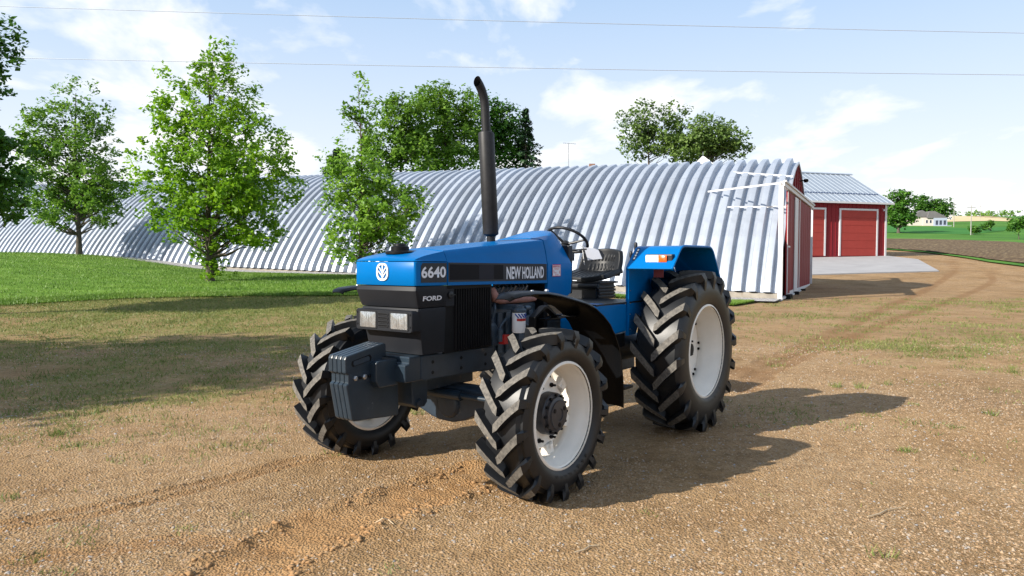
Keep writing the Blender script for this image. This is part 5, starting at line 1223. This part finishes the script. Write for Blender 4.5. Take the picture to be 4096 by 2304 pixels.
# loose stones
def stones(n, ymin, ymax, pw_, smin, smax, seed):
    r_ = np.random.default_rng(seed); y = ymin + (ymax - ymin) * r_.random(n) ** pw_; x = (r_.random(n) * 2 - 1) * (.76 * y + .3)
    keep = r_.random(n) < np.clip(.25 + 1.8 * (fbm(x * .55 + 20, y * .55, 4) - .33), .08, 1); x, y = x[keep], y[keep]; n = len(x); z, _ = yard_z(x, y); kk = r_.random(n) > yard_z.clay * 1.15; x, y, z = x[kk], y[kk], z[kk]; n = len(x)
    s = (smin + (smax - smin) * r_.random(n) ** 2.6) * (1 + .05 * np.maximum(0, y - 6))
    oc = np.array([(1, 0, 0), (0, 1, 0), (-1, 0, 0), (0, -1, 0), (.25, .2, .8), (-.3, -.2, .7)], float); jit = 1 + .45 * (r_.random((n, 6, 1)) - .5) * 2
    a = r_.random(n) * 6.283; ca, sa = np.cos(a), np.sin(a); v = oc[None] * jit * np.stack([np.ones(n), .6 + .4 * r_.random(n), .45 + .5 * r_.random(n)], 1)[:, None]
    vx = v[..., 0] * ca[:, None] - v[..., 1] * sa[:, None]; vy = v[..., 0] * sa[:, None] + v[..., 1] * ca[:, None]
    V = np.stack([vx, vy, v[..., 2]], -1) * s[:, None, None] + np.stack([x, y, z + .0], 1)[:, None]
    F_ = np.array([(0, 1, 4), (1, 2, 5), (2, 3, 5), (3, 0, 4), (1, 5, 4), (3, 4, 5)]); I = (np.arange(n)[:, None, None] * 6 + F_[None]).reshape(-1, 3)
    return V.reshape(-1, 3), I
def stone_mat():
    m = bpy.data.materials.new('loose_stone'); m.use_nodes = True; t = m.node_tree; b = t.nodes['Principled BSDF']; b.inputs['Roughness'].default_value = .9; b.inputs['Specular IOR Level'].default_value = .2
    g = t.nodes.new('ShaderNodeNewGeometry'); r = t.nodes.new('ShaderNodeValToRGB'); e = r.color_ramp.elements
    for _ in range(3): e.new(.5)
    for q, (p, c) in zip(e, ((0, (.21, .13, .070)), (.3, (.30, .195, .112)), (.65, (.35, .245, .15)), (.86, (.37, .28, .19)), (1, (.28, .28, .285)))): q.position = p; q.color = (*c, 1)
    t.links.new(g.outputs['Random Per Island'], r.inputs[0]); t.links.new(r.outputs[0], b.inputs['Base Color']); return m
v1, f1 = stones(190000, 2.9, 14, 1.35, .004, .0145, 1); v2, f2 = stones(1500, 2.9, 12, 1.2, .006, .022, 2)
tag(link('loose_stones', np_mesh('loose_stones', np.r_[v1, v2], np.r_[f1, f2 + len(v1)]), None, stone_mat()), 'loose tan gravel stones strewn over the yard', 'gravel', kind='stuff')
# clods thrown up along the ruts
r_ = np.random.default_rng(77); V = []; I = []; base_i = 0
ico = bmesh.new(); bmesh.ops.create_icosphere(ico, subdivisions=1, radius=1); iv = np.array([v.co[:] for v in ico.verts]); ico.verts.index_update(); fi = np.array([[v.index for v in f.verts] for f in ico.faces]); ico.free()
for pl, hw, dep, lug in TR[1:3]:
    pl = np.asarray(pl); s = np.r_[0, np.cumsum(np.linalg.norm(np.diff(pl, axis=0), axis=1))]
    for k in range(int(620 if hw > .2 else 40)):
        u = r_.random() * min(s[-1], 4.5) + .25; x = np.interp(u, s, pl[:, 0]); y = np.interp(u, s, pl[:, 1]); j = min(len(pl) - 2, int(np.searchsorted(s, u)) - 1); d = pl[j + 1] - pl[j]; d = d / np.hypot(*d)
        o_ = (1 if r_.random() < .62 else -1) * hw * (1.05 + .22 * r_.normal()); x += -d[1] * o_; y += d[0] * o_
        if fbm(np.array([x * 3.]), np.array([y * 3.]), 2)[0] < .33: continue
        sz = .004 + .019 * r_.random() ** 3; z, _ = yard_z(np.array([x]), np.array([y])); q = iv * (1 + .9 * (r_.random((len(iv), 1)) - .5)) * np.array([1.2, .8, .45]) * sz; ca_ = r_.random() * 6.28; q = np.c_[q[:, 0] * math.cos(ca_) - q[:, 1] * math.sin(ca_), q[:, 0] * math.sin(ca_) + q[:, 1] * math.cos(ca_), q[:, 2]]
        V.append(q + np.array([x, y, z[0] + sz * .15])); I.append(fi + base_i); base_i += len(iv)
tag(link('mud_clods', np_mesh('mud_clods', np.concatenate(V), np.concatenate(I), 3, False), None, mat('mud', (.29, .165, .072), .95, var=(30, .3), bump=(60, .5, .004))), 'crumbled orange mud clods along the wheel ruts', 'mud', kind='stuff')
# dry twigs on the gravel
for a, b, lab in (((3470, 2080 - 0), (3620, 2035), 'crooked dry twig on the foreground gravel'), ((2300, 2225), (2395, 2190), 'thin grey stick lying in the foreground gravel'), ((1500, 2105), (1575, 2118), 'pale straw lying beside the mud rut')):
    p0, p1 = hit(*a), hit(*b); m_ = (p0 + p1) / 2 + np.array([.02, .03, 0]); pts = []
    for q in (p0, p0 * .5 + m_ * .5 + np.array([.01, -.01, .0]), m_, p1): z, _ = yard_z(np.array([q[0]]), np.array([q[1]])); pts.append((q[0], q[1], float(z[0]) + .012))
    tag(MB().tube(pts, [.004, .005, .004, .003], 5).build('twig', mat('dry_twig', (.42, .33, .22), .9), None), lab, 'twig')
